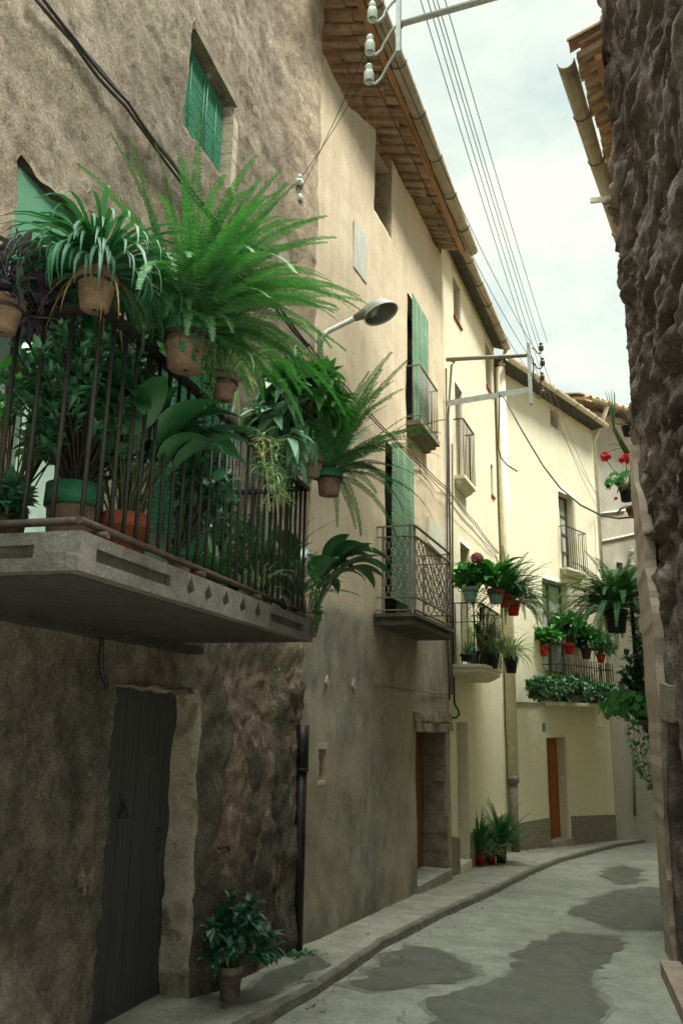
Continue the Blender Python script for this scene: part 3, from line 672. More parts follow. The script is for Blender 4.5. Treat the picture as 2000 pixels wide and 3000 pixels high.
# mortar fill under the tiles above the wall head, and broken tiles hanging by the corner
mb.hexa([H2.P(-.4, -2.6, ZE + gw * PT + .4), H2.P(W2, -2.6, ZE + gw * PT + .4), H2.P(W2, gw - .12, ZE + .13), H2.P(-.4, gw - .12, ZE + .13), H2.P(-.4, -2.6, ZE + gw * PT + .45), H2.P(W2, -2.6, ZE + gw * PT + .45), H2.P(W2, gw - .12, ZE + .15), H2.P(-.4, gw - .12, ZE + .15)])
roof2 = mb.build('roof', M['tile'], house2)
mb = MB(); fw_, fz_ = H2.out(W2 - .06, 1357, 742)
k0 = -.3
while k0 < W2 - .1:
    k1 = min(W2 - .06, k0 + 1.6); mb.hexa([H2.P(k0, fw_ - .045, ZE - .03 + rnd.uniform(-.01, .01)), H2.P(k1, fw_ - .045, ZE - .035), H2.P(k1, fw_ + .035, ZE - .035), H2.P(k0, fw_ + .04, ZE - .03),
        H2.P(k0, fw_ - .045, ZE + .035), H2.P(k1, fw_ - .045, ZE + .03), H2.P(k1, fw_ + .035, ZE + .03), H2.P(k0, fw_ + .04, ZE + .035)]); k0 = k1 + .004
mb.build('eave_beam', M['fascia'], roof2)
def clay_gutter(fr, ua, ub, w, z, r, parent, mat, L=.95, sag=0.0):
    mb = MB(); u = ua
    while u < ub - .02:
        v = min(ub, u + L); half(mb, fr.P(u, w, z), fr.P(v, w + rnd.uniform(-.008, .008), z + rnd.uniform(-.008, .008)), r, r * .92, -1, 9, .012, across=fr.N); u = v - .03 if v < ub else ub
    gt = mb.build('gutter', mat, parent)
    u = ua + L * .97
    while u < ub:
        c = MB(); c.tube([fr.P(u, w + math.cos(math.pi * k / 8) * (r + .006), z - math.sin(math.pi * k / 8) * (r + .006)) for k in range(9)] + [fr.P(u, w - r - .05, z + .05)], .006, 5); c.build('gutter_clip', M['ironrust'], gt); u += L - .03
    return gt
clay_gutter(H2, -.6, W2 - .02, gw - .085, gzz + .11, .10, roof2, M['gutter'])
# tile tops that show over the gutter
mb = MB()
for i in range(24):
    u = .1 + i * .41; 
    if u < W2: half(mb, H2.P(u, gw - .06, ZE + .10), H2.P(u, gw - .5, ZE + .24), .085, .075, 1, across=H2.U)
mb.build('edge_tiles', M['tile'], roof2)
# attic opening
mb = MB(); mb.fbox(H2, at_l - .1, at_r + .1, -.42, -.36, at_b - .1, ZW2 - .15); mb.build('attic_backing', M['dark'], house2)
mb = MB(); mb.fbox(H2, at_l - .06, at_l + .03, -.34, -.02, at_b, ZW2 - .3); mb.build('attic_dark_strip', M['dark'], house2)  # near-black block along the left side of the opening
mb = MB(); pu, pv_ = [H2.hit(1036, 640), H2.hit(1072, 830)], 0
q = [H2.hit(1033, 780), H2.hit(1072, 832), H2.hit(1073, 698), H2.hit(1036, 642)]
mb.hexa([H2.P(u, .0, z) for u, z in q] + [H2.P(u, .012, z) for u, z in q]); mb.build('shutter_panel', M['greypanel'], house2)
q = [H2.hit(1247, 1590), H2.hit(1293, 1635), H2.hit(1291, 1552), H2.hit(1249, 1512)]
mb = MB(); mb.hexa([H2.P(u, .0, z) for u, z in q] + [H2.P(u, .045, z) for u, z in q]); mb.build('plaster_patch', M['palegreen'], house2)
for (px, py, h) in ((875, 1985, 34), (955, 1997, 26), (1033, 2007, 26)):
    h *= .75; q = [H2.hit(px, py - h), H2.hit(px + 5, py), H2.hit(px + 1, py + h * .8), H2.hit(px - 5, py + 2)]
    mb = MB(); mb.hexa([H2.P(u, .0, z) for u, z in q] + [H2.P(u, .02, z) for u, z in q]); o_ = mb.build('plaster_patch', M['paleplaster'], house2)
# slot window
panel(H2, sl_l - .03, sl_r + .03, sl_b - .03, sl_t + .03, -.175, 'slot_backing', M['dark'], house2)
mb = MB(); mb.fbox(H2, sl_l - .02, sl_r + .02, .0, .03, sl_t, sl_t + .05); mb.build('slot_lintel', M['paleplaster'], house2)
mb = MB(); mb.fbox(H2, sl_l - .01, sl_r + .01, .0, .03, sl_b - .03, sl_b); mb.build('slot_sill', M['paleplaster'], house2)
# upper shuttered window and balcony
panel(H2, b3l - .04, b3r + .04, s3b, b3t + .05, -.195, 'window_backing', M['dark'], house2)
blind_part(H2, b3l + .09, b3r + .02, s3b + .09, b3t + .02, .05, house2, .045, mat='blind2')
panel(H2, b4l - .04, b4r + .04, s2t - .06, b4t + .05, -.195, 'window_backing', M['dark'], house2)
blind_part(H2, b4l + .13, b4r + .02, s2t + .25, b4t + .02, .05, house2, .05, mat='blind2')
def moulded_slab(fr, ua, ub, w, zb, zt, rad, mats, parent, name='balcony_slab', steps=((0, 0), (.03, .35), (.03, .5), (.09, .55), (.06, 1.0))):
    """slab whose edge steps inwards towards the bottom, with rounded outer corners; steps = (inset, fraction from the top)"""
    mb = MB(); rings = []
    for ins, fr_ in steps:
        z = zt - (zt - zb) * fr_; pts = []; a, b, ww, r = ua + ins, ub - ins, w - ins, rad
        pts.append(fr.P(a, -.1, z))
        for k in range(7): t = math.pi / 2 * k / 6; pts.append(fr.P(a + r - r * math.cos(t), ww - r + r * math.sin(t), z))
        for k in range(7): t = math.pi / 2 * k / 6; pts.append(fr.P(b - r + r * math.sin(t), ww - r + r * math.cos(t), z))
        pts.append(fr.P(b, -.1, z)); rings.append(pts)
    for A, B in zip(rings, rings[1:]):
        for k in range(len(A) - 1): mb.face([A[k], A[k + 1], B[k + 1], B[k]])
    mb.face(rings[0]); mb.face(list(reversed(rings[-1]))); return mb.build(name, mats, parent)
sb2 = moulded_slab(H2, s2l, s2r, s2w, s2b, s2t, .10, M['concrete'], house2, steps=((.0, 0), (.0, .30), (.05, .36), (.05, .62), (.02, .68), (.03, 1.0)))
rz = H2.out(s2r, 1344, 1624)[1]; rm = H2.out(s2r, 1337, 1651)[1]; rlo = H2.out(s2r, 1337, 1804)[1]; rw_ = s2w - .04; ra, rb_ = s2l + .10, s2r - .03
def railU(fr, ua, ub, w, z, t1, t2, rad, w0=-.02):
    pts = [fr.P(ua, w0, z)] + [fr.P(ua + rad - rad * math.cos(math.pi / 2 * k / 5), w - rad + rad * math.sin(math.pi / 2 * k / 5), z) for k in range(6)]
    pts += [fr.P(ub - rad + rad * math.sin(math.pi / 2 * k / 5), w - rad + rad * math.cos(math.pi / 2 * k / 5), z) for k in range(6)] + [fr.P(ub, w0, z)]
    mb = MB()
    for a, b in zip(pts, pts[1:]): mb.bar(a, b + (b - a).normalized() * .004, t1, t2)
    return mb
for z_, nm in ((rz, 'top_rail'), (rm, 'middle_rail'), (rlo, 'lower_rail'), (s2t + .045, 'bottom_rail')):
    railU(H2, ra, rb_, rw_, z_, .034, .014, .05).build(nm, M['irongrey'], sb2)
for (u, w) in ((ra + .005, .09), (ra + .012, rw_ - .055), (ra + .045, rw_ - .012), (rb_ - .012, rw_ - .012), (rb_ - .005, .09)):
    mb = MB(); mb.bar(H2.P(u, w, s2t + .0), H2.P(u, w, rz - .005), .028); mb.build('post', M['irongrey'], sb2)
def lattice(P, L, H_, parent, nx, nz_):
    mb = MB(); A = L / nx / 2
    for k in range(nx * 2 + 1):
        x0 = A * k; pts = []
        for i in range(nz_ * 8 + 1):
            z = H_ * i / (nz_ * 8); x = x0 + A * .5 * math.cos(2 * math.pi * i / 8) * (1 if k % 2 == 0 else -1)
            pts.append(P(max(0, min(L, x)), z))
        mb.tube(pts, .0065, 4, cap=False)
    for k in range(nx * 2):
        for i in range(nz_ * 2 + 1):
            if (k + i) % 2 == 0: mb.lathe([(0, -.016), (.014, -.008), (.014, .008), (0, .016)], 6, P(A * (k + .5), H_ * i / (nz_ * 2)))
    return mb.build('lattice_panel', M['irongrey'], parent)
lattice(lambda x, z: H2.P(ra + .008, .10 + x, rlo + .01 + z), rw_ - .16, rm - rlo - .02, sb2, 4, 4)
lattice(lambda x, z: H2.P(ra + .06 + x, rw_ - .004, rlo + .01 + z), rb_ - ra - .09, rm - rlo - .02, sb2, 9, 4)
lattice(lambda x, z: H2.P(rb_ - .008, .10 + x, rlo + .01 + z), rw_ - .16, rm - rlo - .02, sb2, 4, 4)
# upper small balcony
s3t = H2.out(s3r, 1288, 1295)[1] if False else s3b + .20
sb3 = moulded_slab(H2, s3l, s3r, s3w, s3b, s3t, .02, M['stone'], house2, steps=((0, 0), (.0, .35), (.05, .4), (.05, .65), (.10, .7), (.12, 1)))
rz3 = H2.out(s3r, 1286, 1147)[1]
railU(H2, s3l + .03, s3r - .03, s3w - .03, rz3, .03, .012, .01).build('top_rail', M['irongrey'], sb3)
railU(H2, s3l + .03, s3r - .03, s3w - .03, s3t + .06, .02, .012, .01).build('bottom_rail', M['irongrey'], sb3)
def balusters(fr, ua, ub, w, z0, z1, sp, parent, mat, r=.008, sides=True):
    bm_ = MB(); bm_.tube([V((0, 0, 0)), V((0, 0, z1 - z0))], r, 6); o0 = None
    n = max(2, round((ub - ua) / sp)); S = [(ua + (ub - ua) * i / n, w) for i in range(n + 1)]
    if sides: k = max(1, round(w / sp)); S += [(x, w * i / k) for i in range(1, k) for x in (ua, ub)]
    for u, ww in S:
        if o0 is None: o_ = o0 = bm_.build('baluster', mat, parent, False)
        else: o_ = o0.copy(); COL.objects.link(o_)
        o_.location = fr.P(u, ww, z0)
balusters(H2, s3l + .03, s3r - .03, s3w - .03, s3t, rz3, .105, sb3, M['irongrey'])
# the old door
dz = H2.hit(1212, 2595)[1]
panel(H2, d2l - .05, d2r + .05, -1.0, d2t + .05, -.30, 'door', M['oldwood'], house2, .05)
panel(H2, d2l - .02, d2l + .62, -1.0, .33, -.285, 'door_patch', M['palewood'], house2, .013)
mb = MB()
for i in range(9):
    za, zb = -.45 + i * .235, -.45 + (i + 1) * .235 - .006
    zb = min(zb, d2t - .01)
    if za > zb: continue
    o_ = rnd.uniform(-.02, .03) + (.05 if i == 0 else 0)
    mb.hexa([H2.P(d2r - .07 - o_, -.30, za), H2.P(d2r + .03, -.30, za), H2.P(d2r + .035 + o_, .035 + o_ * .4, za), H2.P(d2r - .02 - o_, .03 + o_ * .4, za),
             H2.P(d2r - .06 - o_, -.30, zb), H2.P(d2r + .03, -.30, zb), H2.P(d2r + .03 + o_, .03 + o_ * .4, zb), H2.P(d2r - .015 - o_, .03 + o_ * .4, zb)])
mb.build('jamb_stones', M['stone'], house2)
mb = MB(); u_ = d2l - .10
while u_ < d2r + .12:
    L2 = rnd.uniform(.35, .6)
    for zz0, zz1 in ((d2t - .02 + rnd.uniform(-.02, .02), d2t + .10 + rnd.uniform(-.02, .02)), (d2t + .11, d2t + rnd.uniform(.16, .26))):
        ww = rnd.uniform(.03, .075); j4 = [rnd.uniform(-.025, .025) for _ in range(8)]
        mb.hexa([H2.P(u_ + j4[0], -.05, zz0), H2.P(u_ + L2 + j4[1], -.05, zz0), H2.P(u_ + L2 + j4[1] - .02, ww, zz0 + j4[2] * .5), H2.P(u_ + j4[0] + .02, ww, zz0 + j4[3] * .5), H2.P(u_ + j4[4], -.05, zz1), H2.P(u_ + L2 + j4[5], -.05, zz1), H2.P(u_ + L2 + j4[5] - .03, ww * .8, zz1 + j4[6]), H2.P(u_ + j4[4] + .03, ww * .8, zz1 + j4[7])])
    u_ += L2 + .002
mb.build('lintel_stones', M['stone'], house2)
mb = MB(); zs_ = gz(H2.P(d2l, 0, 0).y)
mb.hexa([H2.P(d2l - .02, -.3, -1.1), H2.P(d2r + .02, -.3, -1.1), H2.P(d2r + .02, .10, -1.1), H2.P(d2l - .02, .06, -1.1), H2.P(d2l - .02, -.3, zs_ + .10), H2.P(d2r + .02, -.3, zs_ + .07), H2.P(d2r + .02, .10, zs_ + .05), H2.P(d2l - .02, .06, zs_ + .09)])
mb.build('door_step', M['pave'], house2)
# conduit, black downpipe at the corner
mb = MB(); mb.tube([H2.p(1095, 2005, .03), H2.p(1200, 2020, .035), H2.p(1308, 2034, .03)], .010, 6); mb.tube([H2.p(1097, 2004, .03), H2.p(1096, 1985, .03)], .008, 6); mb.build('conduit', M['irongrey'], house2)
mb = MB(); pz = gz(7.0); PB = on_pave(868, 2784); PT_ = V((PB.x, PB.y, at_depth(888, 2127, depth(PB)).z)); hgt = PT_.z - PB.z
q = at_depth(888, 2127, depth(PB) * .997); q2 = V((PB.x, PB.y, q.z))
mb.tube([PB, V((PB.x, PB.y, PB.z + hgt * .80))], .052, 14); mb.tube([V((PB.x, PB.y, PB.z + hgt * .79)), q2], .060, 14)
mb.tube([V((PB.x, PB.y, PB.z + hgt * .785)), V((PB.x, PB.y, PB.z + hgt * .80))], .066, 14); mb.build('downpipe', M['blackpipe'], house2)
# light wall pipe beside the lamp
mb = MB(); mb.tube([H1.P(6.65, .17, H1.hit(790, 975)[1]), H1.P(6.65, .19, 2.5)], .013, 8); mb.build('conduit', M['pvc'], house1)

# ------------------------------------------------------------------ house 3: cream, with the plant balcony
house3 = thing('house', 'cream house beside the beige one, pale grey door and rounded plant balcony', 'house', tuple(H3.P(2.2, 0, gz(15))))
ZT3 = H3.hit(1443, 1012)[1]
def opn(fr, l, r, t, b, d): return hole(fr, l, r, t, b, d)
o3 = [opn(H3, (1327, 880), (1347, 900), (1328, 815), (1340, 945), .2),
      opn(H3, (1422, 1080), (1440, 1100), (1424, 1010), (1430, 1140), .2),
      opn(H3, (1334, 1250), (1355, 1250), (1334, 1120), (1340, 1402), .25),
      opn(H3, (1437, 1400), (1444, 1400), (1437, 1357), (1440, 1450), .2),
      opn(H3, (1347, 1620), (1376, 1640), (1348, 1587), (1350, 1935), .3),
      opn(H3, (1339, 2300), (1372, 2300), (1338, 2116), (1343, 2620), .22)]
o3[5] = (o3[5][0], o3[5][1], -1.4, o3[5][3], .2); o3[1] = (o3[1][0], min(o3[1][1], UP_ - .15), o3[1][2], min(o3[1][3], ZT3 - .1), .2)
def disp3(u, z): return .012 * fbm(V((u * .8, z * .8, 33)), 3), 0, 0
facade(H3, 0, UP_ + .05, -1.6, ZT3 + .1, o3, .12, disp3, 'wall', [M['cream'], M['cream']], house3)
for i, o_ in enumerate(o3[:5]):
    d_ = o_[4]; panel(H3, o_[0] - .03, o_[1] + .03, o_[2] - .03, o_[3] + .03, -d_ + .005, 'window_backing', M['winwood'] if i != 3 else M['dark'], house3)
for i in (0, 1, 3):
    o_ = o3[i]; mb = MB(); mb.fbox(H3, o_[0] - .03, o_[1] + .06, -.1, .035, o_[2] - .035, o_[2]); mb.build('window_sill', M['terracotta'], house3)
o_ = o3[5]; panel(H3, o_[0] - .03, o_[1] + .03, -1.3, o_[3] + .03, -.195, 'door', M['greydoor'], house3)
mb = MB(); mb.lathe([(0, 0), (.025, 0), (.025, .02), (0, .03)], 10, H3.P(o_[0] + .15, -.195, .65), H3.N); mb.build('door_lock', M['steel'], house3)
mb = MB(); zs_ = gz(H3.P(o_[0], 0, 0).y); mb.fbox(H3, o_[0], o_[1], -.25, .03, -1.5, zs_ + .09); mb.build('door_step', M['creampipe'], house3)
mb = MB(); zd = gz(13.5); 
mb.hexa([H3.P(-.08, -.02, -1.6), H3.P(o_[0] - .01, -.02, -1.6), H3.P(o_[0] - .01, .03, -1.6), H3.P(-.08, .03, -1.6), H3.P(-.08, -.02, zd + .62), H3.P(o_[0] - .01, -.02, zd + .50), H3.P(o_[0] - .01, .03, zd + .50), H3.P(-.08, .03, zd + .62)])
zd = gz(15.5); mb.fbox(H3, o_[1] + .01, UP_, -.02, .025, -1.8, zd + .60); mb.build('wall_base', M['dado'], house3)
g3w, g3z = H3.out(UP_, 1492, 1030)
soff = MB(); soff.hexa([H3.P(.02, -.05, ZT3 - .0), H3.P(UP_, -.05, ZT3 - .0), H3.P(UP_, g3w - .1, g3z + .05), H3.P(.02, g3w - .1, g3z + .05), H3.P(.02, -1.5, ZT3 + .55), H3.P(UP_, -1.5, ZT3 + .55), H3.P(UP_, g3w - .1, g3z + .13), H3.P(.02, g3w - .1, g3z + .13)])
roof3 = soff.build('roof', M['concrete'], house3); clay_gutter(H3, .02, UP_ - .02, g3w - .06, g3z + .09, .085, roof3, M['gutter'], .9)
# its two balconies
def balc(fr, l, r, fr_px, zt_px, th, parent, mat, rad, steps=None):
    ul, ur = fr.hit(*l)[0], fr.hit(*r)[0]; w, z = fr.out(ur, *fr_px); return ul, ur, w, z
u4l, u4r = o3[2][0] - .18, o3[2][1] + .18; w4, z4 = H3.out(u4r, 1395, 1440)
sb4 = moulded_slab(H3, u4l, u4r, w4, z4 - .14, z4 + .06, .03, M['cream'], house3, steps=((0, 0), (0, .3), (.05, .45), (.05, .6), (.14, 1)))
r4 = H3.out(u4r, 1394, 1274)[1]; railU(H3, u4l + .02, u4r - .02, w4 - .02, r4, .03, .014, .03).build('top_rail', M['ironrust'], sb4); balusters(H3, u4l + .02, u4r - .02, w4 - .02, z4 + .05, r4, .11, sb4, M['ironrust'])
u5l, u5r = H3.hit(1330, 1960)[0], H3.hit(1462, 1968)[0]; u5l = .12; u5r = UP_ - .35; w5, z5 = H3.out(u5r, 1476, 1935)
z5t = H3.out(u5l, 1335, 1938)
w5 = H3.out(u5l + .05, 1418, 1945)[0]; z5 = H3.out(u5l + .05, 1418, 1945)[1]; u5r = H3.hit(1477, 1950, w5)[0]
sb5 = moulded_slab(H3, u5l, u5r, w5, z5 - .22, z5, .16, M['cream'], house3, steps=((0, 0), (.0, .2), (.04, .3), (.04, .55), (.12, .8), (.2, 1)))
r5 = H3.out(u5l + .08, 1412, 1765)[1]
railU(H3, u5l + .06, u5r - .04, w5 - .05, r5, .03, .014, .12).build('top_rail', M['ironrust'], sb5); railU(H3, u5l + .06, u5r - .04, w5 - .05, r5 - .30, .014, .01, .12).build('middle_rail', M['ironrust'], sb5)
balusters(H3, u5l + .06, u5r - .04, w5 - .05, z5, r5, .11, sb5, M['ironrust'], .009)
# cream downpipe at the bend
mb = MB(); c_ = H3.P(UP_ - .02, .13, 0); zb = gz(c_.y)
mb.tube([c_ + V((0, 0, ZT3 - .55)), c_ + V((0, 0, zb + 1.35))], .115, 16); mb.tube([H3.P(UP_ - .02, g3w - .06, g3z + .02), H3.P(UP_ - .02, g3w * .6, g3z - .25), c_ + V((0, 0, ZT3 - .5))], .075, 12); dp = mb.build('downpipe', M['creampipe'], house3)
mb = MB(); mb.tube([c_ + V((0, 0, zb + 1.35)), c_ + V((0, 0, zb - .05))], .085, 14); mb.tube([c_ + V((0, 0, zb + 1.3)), c_ + V((0, 0, zb + 1.45))], .12, 14); mb.build('downpipe_foot', M['dado'], dp)

# ------------------------------------------------------------------ house 4: pale cream facade with the brown door
house4 = thing('house', 'pale cream house at the bend with the brown panelled door', 'house', tuple(H3b.P(2.7, 0, gz(19))))
ZT4 = H3b.hit(1733, 1262)[1]; zstr = H3b.hit(1650, 2064)[1]
o4 = [opn(H3b, (1611, 1230), (1638, 1240), (1612, 1203), (1630, 1258), .25),
      opn(H3b, (1640, 1560), (1684, 1560), (1660, 1450), (1660, 1668), .3),
      opn(H3b, (1590, 1800), (1668, 1800), (1630, 1705), (1600, 2050), .3),
      opn(H3b, (1604, 2300), (1665, 2300), (1630, 2161), (1630, 2600), .3)]
o4[2] = (o4[2][0], o4[2][1], zstr + .02, o4[2][3], .3); o4[3] = (o4[3][0], o4[3][1], -1.8, o4[3][3], .3)
facade(H3b, 0, UR, -2.2, ZT4 + .1, o4, .15, disp3, 'wall', [M['cream2'], M['cream2']], house4)
panel(H3b, o4[0][0] - .03, o4[0][1] + .03, o4[0][2] - .03, o4[0][3] + .03, -.245, 'window_backing', M['dark'], house4)
def french(fr, o_, parent, d=.25):
    mb = MB(); a, b, z0, z1 = o_[:4]; m_ = (a + b) / 2
    for x in ((a, a + .07), (m_ - .05, m_ + .05), (b - .07, b)): mb.fbox(fr, x[0], x[1], -d, -d + .05, z0, z1)
    for k in range(5):
        z = z0 + (z1 - z0 - .06) * k / 4; mb.fbox(fr, a + .071, m_ - .051, -d + .003, -d + .047, z, z + .05); mb.fbox(fr, m_ + .051, b - .071, -d + .003, -d + .047, z, z + .05)
    f = mb.build('glazed_door', M['winwood'], parent); panel(fr, a + .05, b - .05, z0, z1, -d + .02, 'pane', M['glass'], f, .008); panel(fr, a - .03, b + .03, z0 - .02, z1 + .03, -.295, 'window_backing', M['dark'], parent)
french(H3b, o4[1], house4); french(H3b, o4[2], house4)
o_ = o4[3]; mb = MB(); mb.fbox(H3b, o_[0] - .02, o_[1] + .02, -.30, -.25, -1.8, o_[3] + .02)
zb = gz(19)
for (a, b) in ((.1, .55), (.62, 1.2), (1.28, 1.9)):
    for s_ in (0, 1): xa = o_[0] + .08 + s_ * (o_[1] - o_[0]) / 2; mb.fbox(H3b, xa, xa + (o_[1] - o_[0]) / 2 - .16, -.252, -.235, zb + a, zb + b)
d4 = mb.build('door', M['doorwood'], house4); mb = MB(); mb.lathe([(0, 0), (.035, 0), (.04, .03), (.02, .06), (0, .065)], 12, H3b.P(o_[0] + .28, -.235, zb + 1.05), H3b.N); mb.build('door_knob', M['iron'], d4)
mb = MB(); mb.fbox(H3b, .14, o_[0] - .01, -.02, .022, -2, zb + .58); mb.hexa([H3b.P(o_[1] + .01, -.02, -2.2), H3b.P(UR - .002, -.02, -2.2), H3b.P(UR - .002, .022, -2.2), H3b.P(o_[1] + .01, .022, -2.2), H3b.P(o_[1] + .01, -.02, zb + .53), H3b.P(UR - .002, -.02, zb + .38), H3b.P(UR - .002, .022, zb + .38), H3b.P(o_[1] + .01, .022, zb + .53)]); mb.build('wall_base', M['dado'], house4)
mb = MB(); mb.fbox(H3b, o_[0], o_[1], -.3, .06, -2, zb + .08); mb.build('door_step', M['pave'], house4)
mb = MB(); mb.fbox(H3b, .13, UR, .0, .035, zstr - .035, zstr + .012); mb.build('string_course', M['stone'], house4)
mb = MB(); u, z = H3b.hit(1591, 2131); mb.fbox(H3b, u - .06, u + .06, .0, .02, z - .09, z + .09); mb.build('number_plate', M['blueplate'], house4)
mb = MB(); u, z = H3b.hit(1652, 2283); mb.fbox(H3b, o_[1] - .02, o_[1], -.2, -.12, z - .06, z + .06); mb.build('door_bell', M['pvc'], house4)
mb = MB(); mb.tube([H3b.p(1765, 2075, .03), H3b.p(1776, 2080, .03), H3b.p(1777, 2131, .03), H3b.p(1752, 2131, .03)], .016, 6); mb.tube([H3b.p(1744, 1520, .03), H3b.p(1752, 1800, .03), H3b.p(1768, 2075, .03)], .018, 6); mb.build('conduit', M['creampipe'], house4)
# eave, gutter
g4w, g4z = H3b.out(UR, 1782, 1252)
g4w0, g4z0 = H3b.out(0.1, 1555, 1068)
so4 = MB(); so4.hexa([H3b.P(-.02, -.05, ZT4), H3b.P(UR, -.05, ZT4), H3b.P(UR, g4w - .1, g4z + .04), H3b.P(-.02, g4w - .1, g4z + .04), H3b.P(-.02, -2.0, ZT4 + .7), H3b.P(UR, -2.0, ZT4 + .7), H3b.P(UR, g4w - .1, g4z + .12), H3b.P(-.02, g4w - .1, g4z + .12)])
roof4 = so4.build('roof', M['concrete'], house4); clay_gutter(H3b, -.1, UR, g4w - .06, g4z + .08, .08, roof4, M['creampipe'], 1.2)
mb = MB()
for i in range(14): half(mb, H3b.P(.2 + i * .42, g4w - .12, g4z + .17), H3b.P(.2 + i * .42, g4w - .6, g4z + .30), .08, .07, 1, across=H3b.U)
mb.build('edge_tiles', M['tile'], roof4)
# balconies of house 4
a, b = o4[1][0] - .12, o4[1][1] + .22; w6, z6 = H3b.out(b, 1706, 1690); w6 = max(.2, min(w6, .5)); z6 = o4[1][2] - .02
sb6 = moulded_slab(H3b, a, b, w6, z6 - .16, z6, .02, M['cream2'], house4, steps=((0, 0), (0, .3), (.05, .45), (.05, .6), (.1, 1)))
r6 = H3b.out(b, 1704, 1566)[1]; railU(H3b, a + .02, b - .02, w6 - .02, r6, .03, .015, .02).build('top_rail', M['iron'], sb6); balusters(H3b, a + .02, b - .02, w6 - .02, z6, r6, .12, sb6, M['iron'], .009)
a, b = H3b.hit(1560, 1900)[0], H3b.hit(1745, 1900)[0]; w7 = .5; a = o4[2][0] - .15
b = H3b.hit(1745, 2060)[0]
sb7 = moulded_slab(H3b, a, b, w7, zstr - .05, zstr + .04, .02, M['cream2'], house4, steps=((0, 0), (0, .8), (.02, 1)))
r7 = H3b.hit(1650, 1945, w7)[1]
railU(H3b, a + .02, b - .02, w7 - .02, r7, .035, .018, .02).build('top_rail', M['iron'], sb7); railU(H3b, a + .02, b - .02, w7 - .02, zstr + .10, .025, .018, .02).build('bottom_rail', M['iron'], sb7)
balusters(H3b, a + .02, b - .02, w7 - .02, zstr + .04, r7 + .16, .14, sb7, M['iron'], .013)

# ------------------------------------------------------------------ house 5: grey facade closing the view
house5 = thing('house', 'grey stucco house closing the view at the end of the lane', 'house', tuple(H4.P(4, 0, gz(25))))
ZT5 = H4.hit(1760, 1210)[1]
o5 = [opn(H4, (1806, 1680), (1826, 1680), (1815, 1648), (1815, 1720), .25), opn(H4, (1921, 2300), (1990, 2300), (1930, 2225), (1930, 2405), .3)]
o5[1] = (o5[1][0], o5[1][0] + 1.1, gz(H4.P(o5[1][0], 0, 0).y) + .1, o5[1][3] + 0, .3)
facade(H4, -.1, 16, -2.6, ZT5, o5, .35, disp3, 'wall', [M['h4'], M['h4']], house5, back=6)
panel(H4, o5[0][0] - .03, o5[0][1] + .03, o5[0][2] - .03, o5[0][3] + .03, -.245, 'window_backing', M['terracotta'], house5); panel(H4, o5[1][0] - .03, o5[1][1] + .03, o5[1][2] - .03, o5[1][3] + .03, -.29, 'door', M['blackpaint'], house5)
mb = MB(); mb.tube([H4.p(1743, 1506, .03), H4.p(1829, 1495, .03)], .03, 6); mb.tube([H4.p(1751, 1588, .03), H4.p(1865, 1563, .03)], .035, 6); mb.build('wall_pipe', M['pvc'], house5)
mb = MB(); mb.tube([H4.p(1853, 2150, .05), H4.p(1859, 2390, .05)], .03, 8); mb.build('downpipe', M['irongrey'], house5)
mb = MB(); e_w, e_z = .55, ZT5 - .05
tile_eave(H4, -.6, 8.5, e_w, e_z, -1.4, .32, mb, .26); mb.hexa([H4.P(-.7, -4, e_z + 1.6), H4.P(16, -4, e_z + 1.6), H4.P(16, e_w - .1, e_z + .2), H4.P(-.7, e_w - .1, e_z + .2), H4.P(-.7, -4, e_z + 1.66), H4.P(16, -4, e_z + 1.66), H4.P(16, e_w - .1, e_z + .23), H4.P(-.7, e_w - .1, e_z + .23)])
roof5 = mb.build('roof', M['tile'], house5); clay_gutter(H4, -.5, 9, e_w + .08, e_z + .03, .09, roof5, M['gutter'], 1.2)
mb = MB(); mb.tube([H4.P(.15, e_w + .06, e_z - .02), H4.P(.15, .35, e_z - .5), H4.P(.1, .1, e_z - .9), H4.P(.1, .08, 2.2)], .06, 10); mb.build('downpipe', M['creampipe'], house5)

# ------------------------------------------------------------------ house 6: the rough stone house on the right
def stone_mat():
    g = G("rubble_stone_render", .95, .15); mid = g.noise(2.6, 6, .7, (1, .4, 1)); fine = g.noise(20, 5, .72, (1, .45, 1)); pit = g.noise(8, 6, .72, (1, .4, 1))
    c = g.ramp(mid, [(.3, (.042, .032, .028)), (.48, (.10, .077, .067)), (.66, (.26, .205, .18))])
    c = g.mix(g.ramp(pit, [(.32, .8), (.46, 0.)]), c, (.05, .036, .032)); c = g.mix(g.ramp(fine, [(.58, 0.), (.78, .45)]), c, (.36, .29, .25))  # hollows of the pit bump get their shade painted as darker colour
    g.col(g.grain(c, 55, .45)); g.bump(pit, 1., .04); g.bump(fine, .9, .015); return g.m
M['rubble'] = stone_mat()
RC = on_pave(1957, 2792, -KH)
R1 = Fr((RC.x, 0, 0), 0, -1)
house6 = thing('house', 'dark rough rubble stone house rising along the right edge', 'house', (RC.x, RC.y - 1.5, gz(RC.y)))
ro_l, ro_r = 6.65, 7.56
